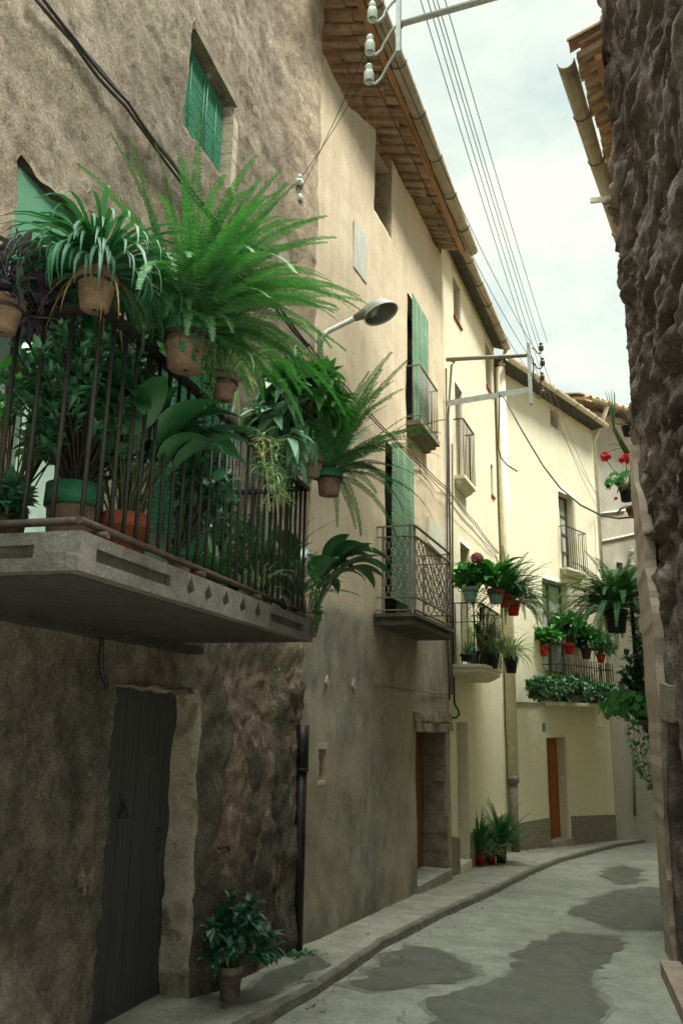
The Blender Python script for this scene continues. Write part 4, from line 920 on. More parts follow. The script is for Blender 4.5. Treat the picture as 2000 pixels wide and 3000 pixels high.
def disp6(u, z):
    p = V((u, z, 50)); hi = sstep(2.0, 3.4, z)
    edge = 1 - sstep(.45, 1.0, RC.y - u) * 1
    q = V((u * .55 + .8 * noise.noise(V((u * .6, z * 1.3, 1))) + .25 * noise.noise(V((u * 1.6, z * 4, 1))), z * 1.45 + .25 * u + .6 * noise.noise(V((u * .8, z * 1.3, 9))) + .25 * noise.noise(V((u * 1.6, z * 4, 5))), 3.3))
    dv, _pt = noise.voronoi(q); e = dv[1] - dv[0]
    w = hi * (.085 * (sstep(.0, .55, e) - .62) + .11 * fbm(V((u * .5, z * 1.0, 50)), 3)) + (1 - hi) * .03 * fbm(V((u * 1.6, z * 1.3, 50)), 5)
    pn = noise.fractal(V((u * .9, z * 2.6, 31)), .7, 2.2, 5); w -= hi * .08 * sstep(.18, .42, pn) + hi * .05 * sstep(.25, .4, noise.fractal(V((u * 3, z * 6, 71)), .7, 2.2, 4))
    w += .03 * hi * (noise.ridged_multi_fractal(V((u * 1.1, z * 2.6, 4)), .9, 2.1, 5, 1., 2.) * .45 - .5)
    w += (.034 * hi + .012) * fbm(V((u * 2.4, z * 5.2, 7)), 6) + .012 * fbm(V((u * 18, z * 14, 2)), 2)
    hi = sstep(4.0, 5.2, z); w = w * (1 - .7 * edge * (1 - hi))
    k = RC.y - u
    return w, (.10 * hi + .02) * fbm(V((z * 2.3, 1, 9)), 4) * edge, 0
zwin = (R1.hit(1965, 2115)[1], )
o6 = [(ro_l, ro_r, -.9, 1.86, .28)]
wall6 = facade(R1, 3.2, RC.y, -1.0, 12.0, o6, .045, disp6, 'wall', [M['rubble'], M['rubble']], house6, back=5)
panel(R1, ro_l - .05, ro_r + .05, -.9, 1.91, -.27, 'door', M['blackpaint'], house6, .05)
def disp_b(u, z): return .012 * fbm(V((u * 5, z * 4, 2)), 4), 0, 0
mb = MB(); n = 76
for i in range(n):
    za = -.9 + i * .072; zb = za + .072
    w0, w1 = [.035 + .02 * fbm(V((z * 3, 2, 2)), 3) for z in (za, zb)]
    e0, e1 = [RC.y - (.75 + .42 * sstep(.6, 1.8, z) - .25 * sstep(2.6, 3.4, z) - .55 * sstep(3.4, 4.6, z)) - .10 * fbm(V((z * 2.2, 4, 2)), 4) for z in (za, zb)]
    mb.hexa([R1.P(e0, -.05, za), R1.P(RC.y + .01, -.05, za), R1.P(RC.y + .01, w0, za), R1.P(e0, w0 + .01, za), R1.P(e1, -.05, zb), R1.P(RC.y + .01, -.05, zb), R1.P(RC.y + .01, w1, zb), R1.P(e1, w1 + .01, zb)])
M['corner'] = smooth_stucco("weathered_pinkish_render", (.36, .28, .215), (.22, .165, .125), streak=.9)
mb.build('corner_render', M['corner'], house6)
pt = MB(); q = [R1.hit(1947, 2105), R1.hit(1983, 2118), R1.hit(1975, 2010), R1.hit(1945, 2000)]
pt.hexa([R1.P(u, -.02, z) for u, z in q] + [R1.P(u, .04, z) for u, z in q]); pt.build('plaster_patch', M['stone'], house6)
st = MB(); sp = on_pave(1935, 2862, -KH); st.hexa([V((sp.x, sp.y, -1)), V((RC.x + .3, sp.y, -1)), V((RC.x + .3, 3, -1)), V((sp.x - .02, 3, -1)), V((sp.x, sp.y, gz(sp.y) + .05)), V((RC.x + .3, sp.y, gz(sp.y) + .05)), V((RC.x + .3, 3, gz(3) - .02)), V((sp.x - .02, 3, gz(3) - .02))]); 
M['stepstone'] = simple("worn_step_stone", (.27, .20, .155), .85, .3, 5, bump=.4, bd=.01); st.build('step', M['stepstone'], house6)

# ------------------------------------------------------------------ house 7: tiled eave and plant balconies on the right
def atz(px, py, z):
    d = ray(px, py); return CAM + d * ((z - CAM.z) / d.z)
ga = atz(1652, 165, 9.35); gb = atz(1800, 640, 9.35); hd = math.degrees(math.atan2(gb.x - ga.x, gb.y - ga.y))
R2 = Fr((ga.x + .62, ga.y, 0), hd, -1)
house7 = thing('house', 'house behind the stone corner with a clay tiled eave, gutter and plant balconies', 'house', tuple(R2.P(3, 0, gz(11))))
facade(R2, .05, 20, -3, 9.55, [(3.2, 4.2, 2.35, 4.5, .25), (3.2, 4.2, 5.0, 7.1, .25)], .4, disp3, 'wall', [M['cream'], M['cream']], house7, back=5)
for z0_, z1_ in ((2.35, 4.5), (5.0, 7.1)): panel(R2, 3.15, 4.25, z0_, z1_ + .04, -.24, 'balcony_door', M['winwood'], house7)
mb = MB(); tile_eave(R2, .1, 14, .50, 9.42, -.5, .27, mb, .23, 1); mb.hexa([R2.P(-.0, -3, 10.5), R2.P(20, -3, 10.5), R2.P(20, .45, 9.56), R2.P(-.0, .45, 9.56), R2.P(-.0, -3, 10.55), R2.P(20, -3, 10.55), R2.P(20, .45, 9.6), R2.P(-.0, .45, 9.6)])
w = .58
while w > -2.5:
    half(mb, R2.P(.02, w, 9.60 + (.55 - w) * .27), R2.P(.02, w - .45, 9.60 + (1.0 - w) * .27), .10, .085, 1, across=R2.U); w -= .38
roof7 = mb.build('roof', M['tile'], house7)
mb = MB(); mb.fbox(R2, .1, 18, .22, .30, 9.36, 9.44); mb.build('eave_beam', M['fascia'], roof7)
clay_gutter(R2, .0, 16, .62, 9.40, .105, roof7, M['gutter'], 1.0)
mb = MB(); p_ = at_depth(1735, 155, depth(R2.P(.6, .35, 9))); p2 = at_depth(1742, 210, depth(R2.P(.6, .35, 9)))
pz1 = R2.out(.75, 1730, 150); mb.tube([R2.P(.55, .12, 9.35), R2.P(.55, .12, 7.8)], .06, 10); mb.build('vent_pipe', M['pvc'], house7)
mb = MB(); a_ = R2.P(2.55, .05, 9.05); mb.bar(a_, R2.P(2.55, .82, 9.18), .05, .07); mb.tube([R2.P(2.75, .44, 9.2), R2.P(2.75, .42, 8.35)], .055, 10); mb.build('pipe_bracket', M['pvc'], house7)
# two iron balconies on its front, seen end-on past the corner
ub0 = 2.6; wl2, zl2 = R2.out(ub0, 1868, 2108)
sb7a = moulded_slab(R2, ub0, 4.9, wl2, zl2 - .16, zl2, .03, M['concrete'], house7, steps=((0, 0), (0, .4), (.04, .5), (.06, 1)))
zr = zl2 + 1.0; railU(R2, ub0 + .02, 4.88, wl2 - .02, zr, .04, .02, .02).build('top_rail', M['iron'], sb7a); railU(R2, ub0 + .02, 4.88, wl2 - .02, zl2 + .06, .03, .02, .02).build('bottom_rail', M['iron'], sb7a)
balusters(R2, ub0 + .02, 4.88, wl2 - .02, zl2, zr, .12, sb7a, M['iron'], .013)
mb = MB(); 
for w_ in (wl2 - .02, wl2 - .32): mb = MB(); mb.tube([R2.P(ub0 + .02, w_, zl2), R2.P(ub0 + .02, w_ + .01, zr + .75)], .02, 8); mb.build('rail_post', M['iron'], sb7a)
wh, zh = R2.out(ub0, 1846, 1175); wh -= .10
sb7b = moulded_slab(R2, ub0 + .35, 4.9, wh - .05, zh - .16, zh, .03, M['concrete'], house7, steps=((0, 0), (0, .4), (.04, .5), (.06, 1)))
railU(R2, ub0 + .37, 4.88, wh - .07, zh + .95, .04, .02, .02).build('top_rail', M['iron'], sb7b); balusters(R2, ub0 + .37, 4.88, wh - .07, zh, zh + .95, .14, sb7b, M['iron'], .012)
mb = MB(); mb.tube([R2.P(ub0 + .37, wh - .1, zh - .05), R2.P(ub0 + .37, wh - .02, zl2 + 2.3)], .012, 6); mb.build('hanger_bar', M['iron'], sb7b)

# ------------------------------------------------------------------ street lamp
ul = H2.hit(932, 1085)[0]; lw, lz = H2.out(.2, 1105, 900); zb0 = H2.hit(931, 1085, .1)[1]
lamp = thing('street_lamp', 'grey street lamp on a curved arm fixed where the brown and beige houses meet', 'street lamp', tuple(H2.P(.2, .02, zb0)))
AX = H2.N * .80 + H2.U * .35 + V((0, 0, .36)); AX.normalize()         # arm direction out of the bend
e2 = at_depth(1040, 932, depth(H2.P(.2, lw * .62, lz - .08))); e1 = at_depth(958, 972, depth(H2.P(.2, .22, lz - .2)))
b0 = at_depth(932, 1110, depth(H2.P(.2, .10, zb0))); b1 = at_depth(934, 1040, depth(H2.P(.2, .10, zb0)))
mb = MB(); c1 = at_depth(938, 1005, depth(b1) * .999); c2 = at_depth(945, 988, depth(b1) * .997)
mb.tube([b0 + V((0, 0, -.25)), b0, b1, c1, c2, e1, e2], .027, 12); lamparm = mb.build('arm', M['pvc'], lamp)
mb = MB(); mb.tube([e2 - (e2 - e1).normalized() * .01, e2 + (e2 - e1).normalized() * .10, e2 + (e2 - e1).normalized() * .16], .04, 12, rr=[.032, .055, .062]); mb.build('collar', M['lampin'], lamp)
hc = at_depth(1108, 905, depth(e2) + .02); fwd = (at_depth(1150, 888, depth(hc)) - e2).normalized(); down = (V((0, 0, -1)) - H2.N * .10 - FW * .26); side_ = fwd.cross(down).normalized(); down = side_.cross(fwd).normalized()
if down.z > 0: down = -down
mb = MB(); rings = []
for k in range(9):
    t = k / 8 * math.pi / 2; r_ = math.cos(t) ** .8; hh = .145 * math.sin(t); pts = []
    for q in range(28):
        a = 6.28318 * q / 28; pts.append(hc + fwd * (math.cos(a) * .172 * r_ - .03 * math.sin(t)) + side_ * (math.sin(a) * .14 * r_) - down * (hh - .06))
    rings.append(pts)
for A, B in zip(rings, rings[1:]):
    for q in range(28): mb.face([A[q], A[(q + 1) % 28], B[(q + 1) % 28], B[q]], 0, True)
for q in range(28):
    A = rings[0]; o1, o2 = A[q] + (A[q] - hc).normalized() * .012 + down * .012, A[(q + 1) % 28] + (A[(q + 1) % 28] - hc).normalized() * .012 + down * .012
    mb.face([A[q], A[(q + 1) % 28], o2, o1], 0, True); i1, i2 = A[q].lerp(hc, .04) + down * .012, A[(q + 1) % 28].lerp(hc, .04) + down * .012; mb.face([o1, o2, i2, i1], 0, False)
sh = mb.build('shade', M['lampgrey'], lamp)
mb = MB(); rings = []
for k in range(9):
    t = k / 8 * math.pi / 2; r_ = math.cos(t) ** .8 * .955; hh = .132 * math.sin(t)
    rings.append([hc + fwd * (math.cos(6.28318 * q / 28) * .172 * r_ - .03 * math.sin(t)) + side_ * (math.sin(6.28318 * q / 28) * .14 * r_) - down * (hh - .058) for q in range(28)])
for A, B in zip(rings, rings[1:]):
    for q in range(28): mb.face([A[q], B[q], B[(q + 1) % 28], A[(q + 1) % 28]], 0, True)
mb.build('reflector', M['lampin'], sh)
mb = MB(); mb.lathe([(0, -.10), (.03, -.095), (.058, -.06), (.066, -.02), (.055, .02), (.03, .06), (.026, .10)], 16, hc - fwd * .055 - down * .02, -(down * .35 - fwd * .9).normalized() * -1 * -1); mb.build('bulb', M['bulb'], lamp)

# ------------------------------------------------------------------ line brackets, insulators and wires
def insulator(mb, c, r, h, ax=V((0, 0, 1))):
    mb.lathe([(0, h), (r * .55, h), (r * .72, h * .93), (r * .72, h * .75), (r * .5, h * .70), (r * .5, h * .64), (r * .85, h * .60), (r, h * .5), (r, 0), (r * .80, 0), (r * .72, h * .3), (0, h * .32)], 18, c, ax)
br = thing('line_bracket', 'galvanised bracket near the top edge with three white porcelain insulators', 'power line bracket', tuple(at_depth(1165, 100, 5.6)))
D0 = 5.6
pt_, pb_ = at_depth(1167, -60, D0), at_depth(1166, 205, D0); pb_ = V((pt_.x, pt_.y, pb_.z))
mb = MB(); mb.bar(pt_, pb_, .042, .03, ref=R1.N); brpost = mb.build('post', M['steel'], br)
mb = MB(); a0 = at_depth(1176, 70, D0 - .01); wx = R1.hit(1500, -30)[0]
a1 = at_depth(1460, -12, D0 - .9); d_ = (a1 - a0); k_ = (RC.x + .05 - a0.x) / d_.x; mb.bar(a0 - d_.normalized() * .03, a0 + d_ * k_, .052, .012); mb.build('arm', M['steel'], br)
mb = MB(); mb.tube([a0 + V((-.01, -.03, 0)), a0 + V((-.01, .03, 0))], .012, 8); mb.build('bolt', M['iron'], br)
near_ins = []
for (ix, iy, hx, hy) in ((1090, 55, 1160, 5), (1083, 152, 1157, 98), (1080, 238, 1156, 190)):
    c = at_depth(ix, iy, D0 - .02); h0 = at_depth(hx, hy, D0); h0 = V((pt_.x, pt_.y, h0.z))
    mi_ = at_depth((ix * .45 + hx * .55), (iy * .45 + hy * .55) + 6, D0 - .01); m2 = at_depth(ix + 34, iy - 6, D0 - .02)
    hk = MB(); hk.tube([h0, h0.lerp(mi_, .5) + V((0, 0, .012)), mi_, m2, at_depth(ix + 18, iy + 8, D0 - .02), at_depth(ix + 2, iy + 3, D0 - .02), c + V((0, 0, .06))], .010, 8); hk.build('hook', M['steel'], br)
    b_ = MB(); insulator(b_, c + V((0, 0, -.005)), .035, .135); b_.build('insulator', M['porcelain'], br); near_ins.append(c + V((0, 0, .105)))
# small bracket on the corner of the two houses
D1 = depth(H2.P(.05, .2, 7.2)) - .45; wbk = thing('line_bracket', 'small wall bracket above the big fern with two white insulators', 'power line bracket', tuple(at_depth(835, 545, D1)))
mb = MB(); mb.tube([at_depth(812, 530, D1 - .02), at_depth(836, 530, D1), at_depth(848, 533, D1), at_depth(853, 550, D1), at_depth(862, 559, D1), at_depth(874, 553, D1), at_depth(875, 548, D1)], .012, 8); mb.tube([at_depth(820, 532, D1 - .02), at_depth(822, 560, D1), at_depth(826, 585, D1), at_depth(845, 583, D1), at_depth(858, 590, D1), at_depth(872, 594, D1), at_depth(873, 590, D1)], .012, 8); mb.tube([at_depth(812, 530, D1 - .02), at_depth(806, 531, D1 + .5)], .012, 8); mb.build('arm', M['steel'], wbk)
wi = []
for (x, y) in ((876, 548), (873, 592)):
    c = at_depth(x, y, D1); b_ = MB(); insulator(b_, c, .041, .13); b_.build('insulator', M['porcelain'], wbk); wi.append(c + V((0, 0, .09)))
# far bracket at the joint of the beige and cream houses
fb = thing('line_bracket', 'long horizontal bracket on the cream house with four brown insulators', 'power line bracket', tuple(H3.P(.05, .1, 8.9)))
uf = .04
wf, zf = H3.out(uf, 1545, 1040); DF = depth(H3.P(uf, wf, zf))
zA = H3.hit(1311, 1063, .05)[1]; zB = H3.hit(1314, 1192, .05)[1]
F0, F1 = H3.P(uf, .06, zA), at_depth(1552, 1040, DF)
mb = MB(); mb.tube([F0, F1], .035, 10); mb.build('pole', M['irongrey'], fb)
mb = MB(); mb.tube([F0 + V((0, 0, .01)), F0.lerp(F1, .1) + V((0, 0, -.06)), F0.lerp(F1, .06) + V((0, 0, -.10)), H3.P(.10, .06, zB - .2), H3.P(.10, .05, 2.2)], .018, 8); mb.build('conduit', M['irongrey'], fb)
mb = MB(); mb.bar(H3.P(uf, .03, zB), at_depth(1546, 1142, DF), .012, .10); mb.build('strut', M['steel'], fb)
pa, pb2 = at_depth(1547, 1008, DF - .06), at_depth(1556, 1202, DF - .06); pb2 = V((pa.x, pa.y, pb2.z)); mb = MB(); mb.bar(pa, pb2, .10, .05, ref=H3.N); mb.build('post', M['steel'], fb)
far_ins = []
for k, (x, y) in enumerate(((1584, 1026), (1588, 1070), (1587, 1113), (1589, 1157))):
    c = at_depth(x, y, DF - .06); b_ = MB(); insulator(b_, c, .040, .13); b_.build('insulator', M['brownporc'], fb)
    hk = MB(); hk.tube([at_depth(1556, y - 6, DF - .06), at_depth(1566, y - 4, DF - .06), at_depth(1572, y + 8, DF - .06), at_depth(1582, y + 10, DF - .06), at_depth(x, y + 3, DF - .06)], .011, 6); hk.build('hook', M['irongrey'], fb); far_ins.append(c + V((0, 0, .09)))
mb = MB(); mb.tube([at_depth(1552, 1040, DF - .03), at_depth(1560, 1052, DF - .06), at_depth(1562, 1080, DF - .08), at_depth(1559, 1110, DF - .08), at_depth(1568, 1125, DF - .08), at_depth(1574, 1143, DF - .08), at_depth(1568, 1150, DF - .08)], .012, 6); mb.build('lead_cable', M['wire'], fb)
def sagline(a, b, sag, n=24):
    return [a.lerp(b, i / n) + V((0, 0, -sag * 4 * (i / n) * (1 - i / n))) for i in range(n + 1)]
def wire(label, pts, r=.006, group=None, mat='wire', name='wire', cat='wire'):
    mb = MB(); mb.tube(pts, r, 6); o_ = mb.build(name, M[mat]); return tag(o_, label, cat, group)
for k in range(3):
    wire(('overhead wire from the top insulator of the near bracket down the lane', 'overhead wire from the middle insulator of the near bracket down the lane', 'overhead wire from the lowest insulator of the near bracket down the lane')[k], sagline(near_ins[k], far_ins[k + 1], .22), .0038, 'wires between the brackets')
for k, (x, lab) in enumerate(((1232, 'leftmost'), (1253, 'second from left'), (1268, 'middle'), (1280, 'second from right'), (1303, 'rightmost'))):
    a = at_depth(x, -30, 6.3); b = far_ins[min(k, 3)] if k else far_ins[3]
    a2 = a + (a - b) * .45
    tgt = (far_ins[3], far_ins[2], far_ins[1], far_ins[0], far_ins[0] + V((.10, .0, .05)))[k]
    wire('%s of the five overhead wires crossing the sky' % lab, sagline(a + (a - tgt) * .5, tgt, .12), .0036, 'overhead wires across the sky')
for k in range(2):
    wire(('thin wire from the upper insulator of the small wall bracket', 'thin wire from the lower insulator of the small wall bracket')[k], sagline(wi[k], near_ins[2 - k], .05), .003, 'thin wires by the corner')
for k, (x, y) in enumerate(((1768, 1490), (1758, 1500), (1775, 1480))):
    wire('thin wire from the far bracket to the %s point of the grey wall' % ('middle', 'lowest', 'highest')[k], sagline(far_ins[k + 1], H4.p(x, y, .04), .25), .0045, 'thin wires at the end of the lane', 'wirepale')
J0 = at_depth(1462, 1155, DF * .985)
mb = MB(); wire('dark cable sagging from the bracket strut towards the right houses', [J0, at_depth(1475, 1165, DF * .97), at_depth(1530, 1265, DF * .93), at_depth(1590, 1365, DF * .88), at_depth(1640, 1430, DF * .84), at_depth(1700, 1480, DF * .79), at_depth(1760, 1510, DF * .75), at_depth(1810, 1519, DF * .71), at_depth(1870, 1512, DF * .67)], .012, None, 'wire', 'cable', 'cable')
wire('loose cable end dangling in front of the cream downpipe', [J0, at_depth(1461, 1230, DF * .985), at_depth(1458, 1310, DF * .985), at_depth(1466, 1340, DF * .985), at_depth(1485, 1363, DF * .985), at_depth(1514, 1381, DF * .985)], .012, None, 'wire', 'cable', 'cable')
# cable bundles clipped to the walls
def bundle(px, fr_w, n, label, group, sp=.03, r=.010):
    """each cable runs through the same wall points, a little above or below its neighbours"""
    for k in range(n):
        pts = [fr.P(*(lambda uz: (uz[0], w + .012 * (k % 2), uz[1] + (k - n / 2) * sp * .6 + .012 * math.sin(i * 2.3 + k)))(fr.hit(x, y, w))) for i, (x, y, fr, w) in enumerate(px)]
        fine = []
        for a, b in zip(pts, pts[1:]): fine += [a.lerp(b, q / 4) + V((0, 0, -.05 * (a - b).length * math.sin(math.pi * q / 4) * .25)) for q in range(4)]
        wire(label[k], fine + [pts[-1]], r, group, 'wire', 'cable', 'cable')
pxs = [(100, -30, H1, .05), (215, 110, H1, .055), (290, 205, H1, .055), (370, 300, H1, .06), (440, 395, H1, .06), (495, 468, H1, .06), (600, 610, H1, .07), (700, 745, H1, .10), (815, 900, H1, .2), (900, 1010, H1, .24)]
bundle(pxs, 0, 3, ('upper black cable of the bundle running down the brown wall', 'middle black cable of the bundle running down the brown wall', 'lower black cable of the bundle running down the brown wall'), 'cables clipped to the brown wall', .04, .011)
pxs2 = [(900, 1010, H2, .06), (940, 1060, H2, .06), (1010, 1130, H2, .05), (1060, 1190, H2, .05), (1150, 1280, H2, .05), (1232, 1358, H2, .05), (1308, 1432, H2, .05), (1325, 1452, H3, .04), (1390, 1532, H3, .04), (1458, 1620, H3, .04)]
bundle(pxs2, 0, 2, ('upper black cable crossing the beige wall below the lamp', 'lower black cable crossing the beige wall below the lamp'), 'cables clipped to the beige wall', .05, .008)
wire('pale looping wire under the upper small balcony', [H2.p(1180, 1275, .06), H2.p(1226, 1352, .06), H2.p(1232, 1390, .06), H2.p(1243, 1385, .07), H2.p(1300, 1445, .07), H3.p(1350, 1520, .05), H3.p(1400, 1570, .05), H3.p(1452, 1622, .05)], .007, None, 'irongrey')
wire('vertical service cable at the joint of beige and cream walls', [H3.p(1306, 1080, .05), H3.p(1309, 1400, .05), H3.p(1309, 1800, .05), H3.p(1316, 2000, .05), H3.p(1316, 2050, .06)], .014, None, 'wire', 'cable', 'cable')
wire('service cable ending in a loop above the grey door', [H3.p(1324, 1300, .04), H3.p(1325, 1700, .04), H3.p(1327, 1880, .04), H3.p(1330, 2060, .05), H3.p(1343, 2083, .06), H3.p(1344, 2095, .06), H3.p(1334, 2104, .05), H3.p(1326, 2103, .04)], .016, None, 'blackpaint', 'cable', 'cable')

# ------------------------------------------------------------------ plants
def arc(base, az, L, e0, droop, n, pw=1.3, twist=0.):
    p = V(base); out = [p.copy()]; dirs = []
    for i in range(n):
        t = (i + .5) / n; e = e0 - droop * t ** pw; a = az + twist * t
        d = V((math.sin(a) * math.cos(e), math.cos(a) * math.cos(e), math.sin(e))); p = p + d * (L / n); out.append(p.copy()); dirs.append(d)
    return out, dirs
def ribbon(mb, base, az, L, e0, droop, W, n=7, fold=.25, mi=0, edge=None, tip=.55, pw=1.3, twist=0.):
    pts, dirs = arc(base, az, L, e0, droop, n, pw, twist); prev = None
    for i, p in enumerate(pts):
        t = i / n; d = dirs[min(i, n - 1)]; s = V((math.cos(az), -math.sin(az), 0)); up = s.cross(d)
        w = W * min(1, .45 + 2.2 * t) * (1 if t < tip else max(.04, (1 - (t - tip) / (1 - tip)) ** .8))
        l, r, c = p - s * w + up * (w * fold), p + s * w + up * (w * fold), p
        cur = (l, p - s * (w * .5) + up * (w * fold * .5), p + s * (w * .5) + up * (w * fold * .5), r) if edge is not None else (l, c, r)
        if prev:
            if edge is not None:
                for k, m_ in ((0, edge), (1, mi), (2, edge)):
                    mb.face([prev[k], prev[k + 1], cur[k + 1], cur[k]], m_, True)
            else:
                k0 = len(mb.v); mb.v += [tuple(x) for x in prev + cur]
                for k in (0, 1): mb.f.append((k0 + k, k0 + k + 1, k0 + k + 4, k0 + k + 3)); mb.mi.append(mi); mb.sm.append(True)
        prev = cur
def ribbon1(mb, base, az, L, e0, droop, W, n=7, fold=.25, mi=0, tip=.55, pw=1.3, twist=0., mid=None):
    """like ribbon, but one connected island per leaf; mid = relative widest position for broad blades"""
    pts, dirs = arc(base, az, L, e0, droop, n, pw, twist); k0 = len(mb.v)
    for i, p in enumerate(pts):
        t = i / n; d = dirs[min(i, n - 1)]; s = V((math.cos(az), -math.sin(az), 0)); up = s.cross(d)
        if mid: w = W * max(.02, math.sin(math.pi * t ** mid) ** .8)
        else: w = W * min(1, .45 + 2.2 * t) * (1 if t < tip else max(.04, (1 - (t - tip) / (1 - tip)) ** .8))
        mb.v += [tuple(p - s * w + up * (w * fold)), tuple(p), tuple(p + s * w + up * (w * fold))]
    for i in range(n):
        for k in (0, 1):
            a = k0 + i * 3 + k; mb.f.append((a, a + 1, a + 4, a + 3)); mb.mi.append(mi); mb.sm.append(True)
def frond(mb, base, az, L, e0, droop, pl, n=34, mi=0, twist=0., pw=1.2, dens=1.):
    pts, dirs = arc(base, az, L, e0, droop, n, pw, twist); k0 = len(mb.v)
    s = V((math.cos(az), -math.sin(az), 0))
    for i, p in enumerate(pts):                      # midrib
        w = .0035 * (1 - .7 * i / n); mb.v += [tuple(p - s * w), tuple(p + s * w)]
    for i in range(n): a = k0 + 2 * i; mb.f.append((a, a + 1, a + 3, a + 2)); mb.mi.append(mi); mb.sm.append(False)
    r_ = random.Random(int(az * 1000 + L * 777))
    gap = L / n; sub = 2
    for i in range(2, n * sub):
        t = i / (n * sub); p = pts[int(t * n)].lerp(pts[min(n, int(t * n) + 1)], t * n - int(t * n)); d = dirs[min(n - 1, int(t * n))]; up = s.cross(d)
        if t < .10: continue
        l = pl * (min(1, (t - .06) * 5) * (1 - max(0, t - .35) / .65 * .80)) * r_.uniform(.85, 1.1)
        for sg in (-1, 1):
            o = s * sg; q = (o * .96 + d * .30 - up * r_.uniform(-.12, .22)).normalized(); wd = d * (gap / sub * .40)
            m_ = p + q * (l * .30); e_ = p + q * l + V((0, 0, -.06 * l))
            b = len(mb.v); mb.v += [tuple(p - wd * .35), tuple(m_ + wd), tuple(p + q * (l * .78) + wd * .75), tuple(e_), tuple(p + q * (l * .72) - wd * .7), tuple(m_ - wd)]
            mb.f.append((b, b + 1, b + 2, b + 3, b + 4, b + 5)); mb.mi.append(mi); mb.sm.append(False)
def leaf(mb, p, d, up, L, W, fold=.2, curl=.2, mi=0, n=3, k_=1.):
    d = d.normalized(); s = d.cross(up)
    if s.length < 1e-3: s = d.cross(V((1, 0, .3)))
    s.normalize(); u = s.cross(d); k0 = len(mb.v)
    for i in range(n + 1):
        t = i / n; w = W * (math.sin(math.pi * min(.97, max(.06, t)) ** (.75 * k_))) ; c = p + d * (L * t) - u * (curl * L * t * t)
        mb.v += [tuple(c - s * w + u * (w * fold)), tuple(c), tuple(c + s * w + u * (w * fold))]
    for i in range(n):
        for k in (0, 1): a = k0 + i * 3 + k; mb.f.append((a, a + 1, a + 4, a + 3)); mb.mi.append(mi); mb.sm.append(True)
def disc_leaf(mb, p, d, r, mi=0):
    """rounded, slightly cupped and lobed leaf facing d"""
    d = d.normalized(); x = d.orthogonal().normalized(); y = d.cross(x); k0 = len(mb.v); mb.v.append(tuple(p)); n = 9; a0 = random.random() * 6
    for k in range(n): a = a0 + 6.28 * k / n; rr = r * (.88 + .14 * (k % 2)); mb.v.append(tuple(p + x * (math.cos(a) * rr) + y * (math.sin(a) * rr) + d * (r * .18)))
    for k in range(n): mb.f.append((k0, k0 + 1 + k, k0 + 1 + (k + 1) % n)); mb.mi.append(mi); mb.sm.append(True)
def rdir(r_, zmin=-1., zmax=1.):
    z = r_.uniform(zmin, zmax); a = r_.uniform(0, 6.283); c = math.sqrt(max(0, 1 - z * z)); return V((c * math.cos(a), c * math.sin(a), z))
def bush(mb, sb, base, ctr, rad, nst, nl, L, W, seed, rosette=True, curl=.2, fold=.25, zmin=-.6, droop=0., stem=.004, spread=.18):
    """stems from base to points over an ellipsoid, leaves clustered toward each stem's end"""
    r_ = random.Random(seed)
    for i in range(nst):
        d = rdir(r_, zmin, 1.); k = r_.uniform(.45, 1.0); e = V((ctr[0] + d.x * rad[0] * k, ctr[1] + d.y * rad[1] * k, ctr[2] + d.z * rad[2] * k))
        b = V(base) + V((r_.uniform(-.03, .03), r_.uniform(-.03, .03), 0)); m_ = b.lerp(e, .55) + V((0, 0, .12 * (e - b).length))
        if sb is not None: sb.tube([b, m_, e], stem, 4, cap=False)
        ax = (e - m_).normalized()
        for q in range(nl):
            t = r_.uniform(.35, 1.) if not rosette else 1 - abs(r_.gauss(0, spread)); t = max(.1, min(1, t)); p = m_.lerp(e, t)
            ld = (rdir(r_) * .9 + ax * .6 + V((0, 0, .15 - droop))).normalized(); s = r_.uniform(.7, 1.15)
            leaf(mb, p, ld, V((0, 0, 1)) + rdir(r_) * .3, L * s, W * s, fold, curl)
def vine(mb, sb, pts, n, L, W, seed, r=.003):
    r_ = random.Random(seed); pts = [V(p) for p in pts]
    if sb is not None: sb.tube(pts, r, 4, cap=False)
    for i in range(n):
        t = r_.random() * (len(pts) - 1); k = int(t); p = pts[k].lerp(pts[min(k + 1, len(pts) - 1)], t - k)
        leaf(mb, p, rdir(r_, -.8, .5), V((0, 0, 1)), L * r_.uniform(.6, 1.1), W * r_.uniform(.7, 1.1), .2, .2)
def pot(t, r, h, mat, rim=None, band=False, rimh=.24, taper=.66, hole=True):
    mb = MB(); k = 1 - rimh; r1 = r * (taper + (1 - taper) * k)
    pf = [(0, .0), (r * taper * .9, .0), (r * taper, .004), (r1 * .97, h * k)]
    if band: pf[3:3] = [(r * (taper + (1 - taper) * .45), h * .45), (r * (taper + (1 - taper) * .45) + .006, h * .47), (r * (taper + (1 - taper) * .5) + .006, h * .52), (r * (taper + (1 - taper) * .5), h * .54)]
    rp_ = [(r1 * .99, h * k), (r * 1.02, h * k + .004), (r * 1.0, h), (r * .90, h), (r * .88, h * .86), (0, h * .86)]
    if rim is None: mb.lathe(pf + rp_, 28); P_ = mb.build('pot', mat, t, False)
    else:
        mb.lathe(pf + [(r * .86, h * k), (r * .86, h * .8), (0, h * .8)], 28); P_ = mb.build('pot', mat, t, False)
        m2 = MB(); m2.lathe(rp_[:5] + [(r * .86, h * k + .002)], 28); m2.build('rim', M[rim], P_, False)
    if hole: m3 = MB(); m3.lathe([(0, -.001), (r * .10, -.001), (r * .10, .004), (0, .004)], 10); m3.build('drain_hole', M['dark'], P_, False)
    s_ = MB(); s_.lathe([(0, h * .93), (r * .5, h * .92), (r * .885, h * .875)], 18); s_.build('soil', M['soil'], t, False)
    return P_
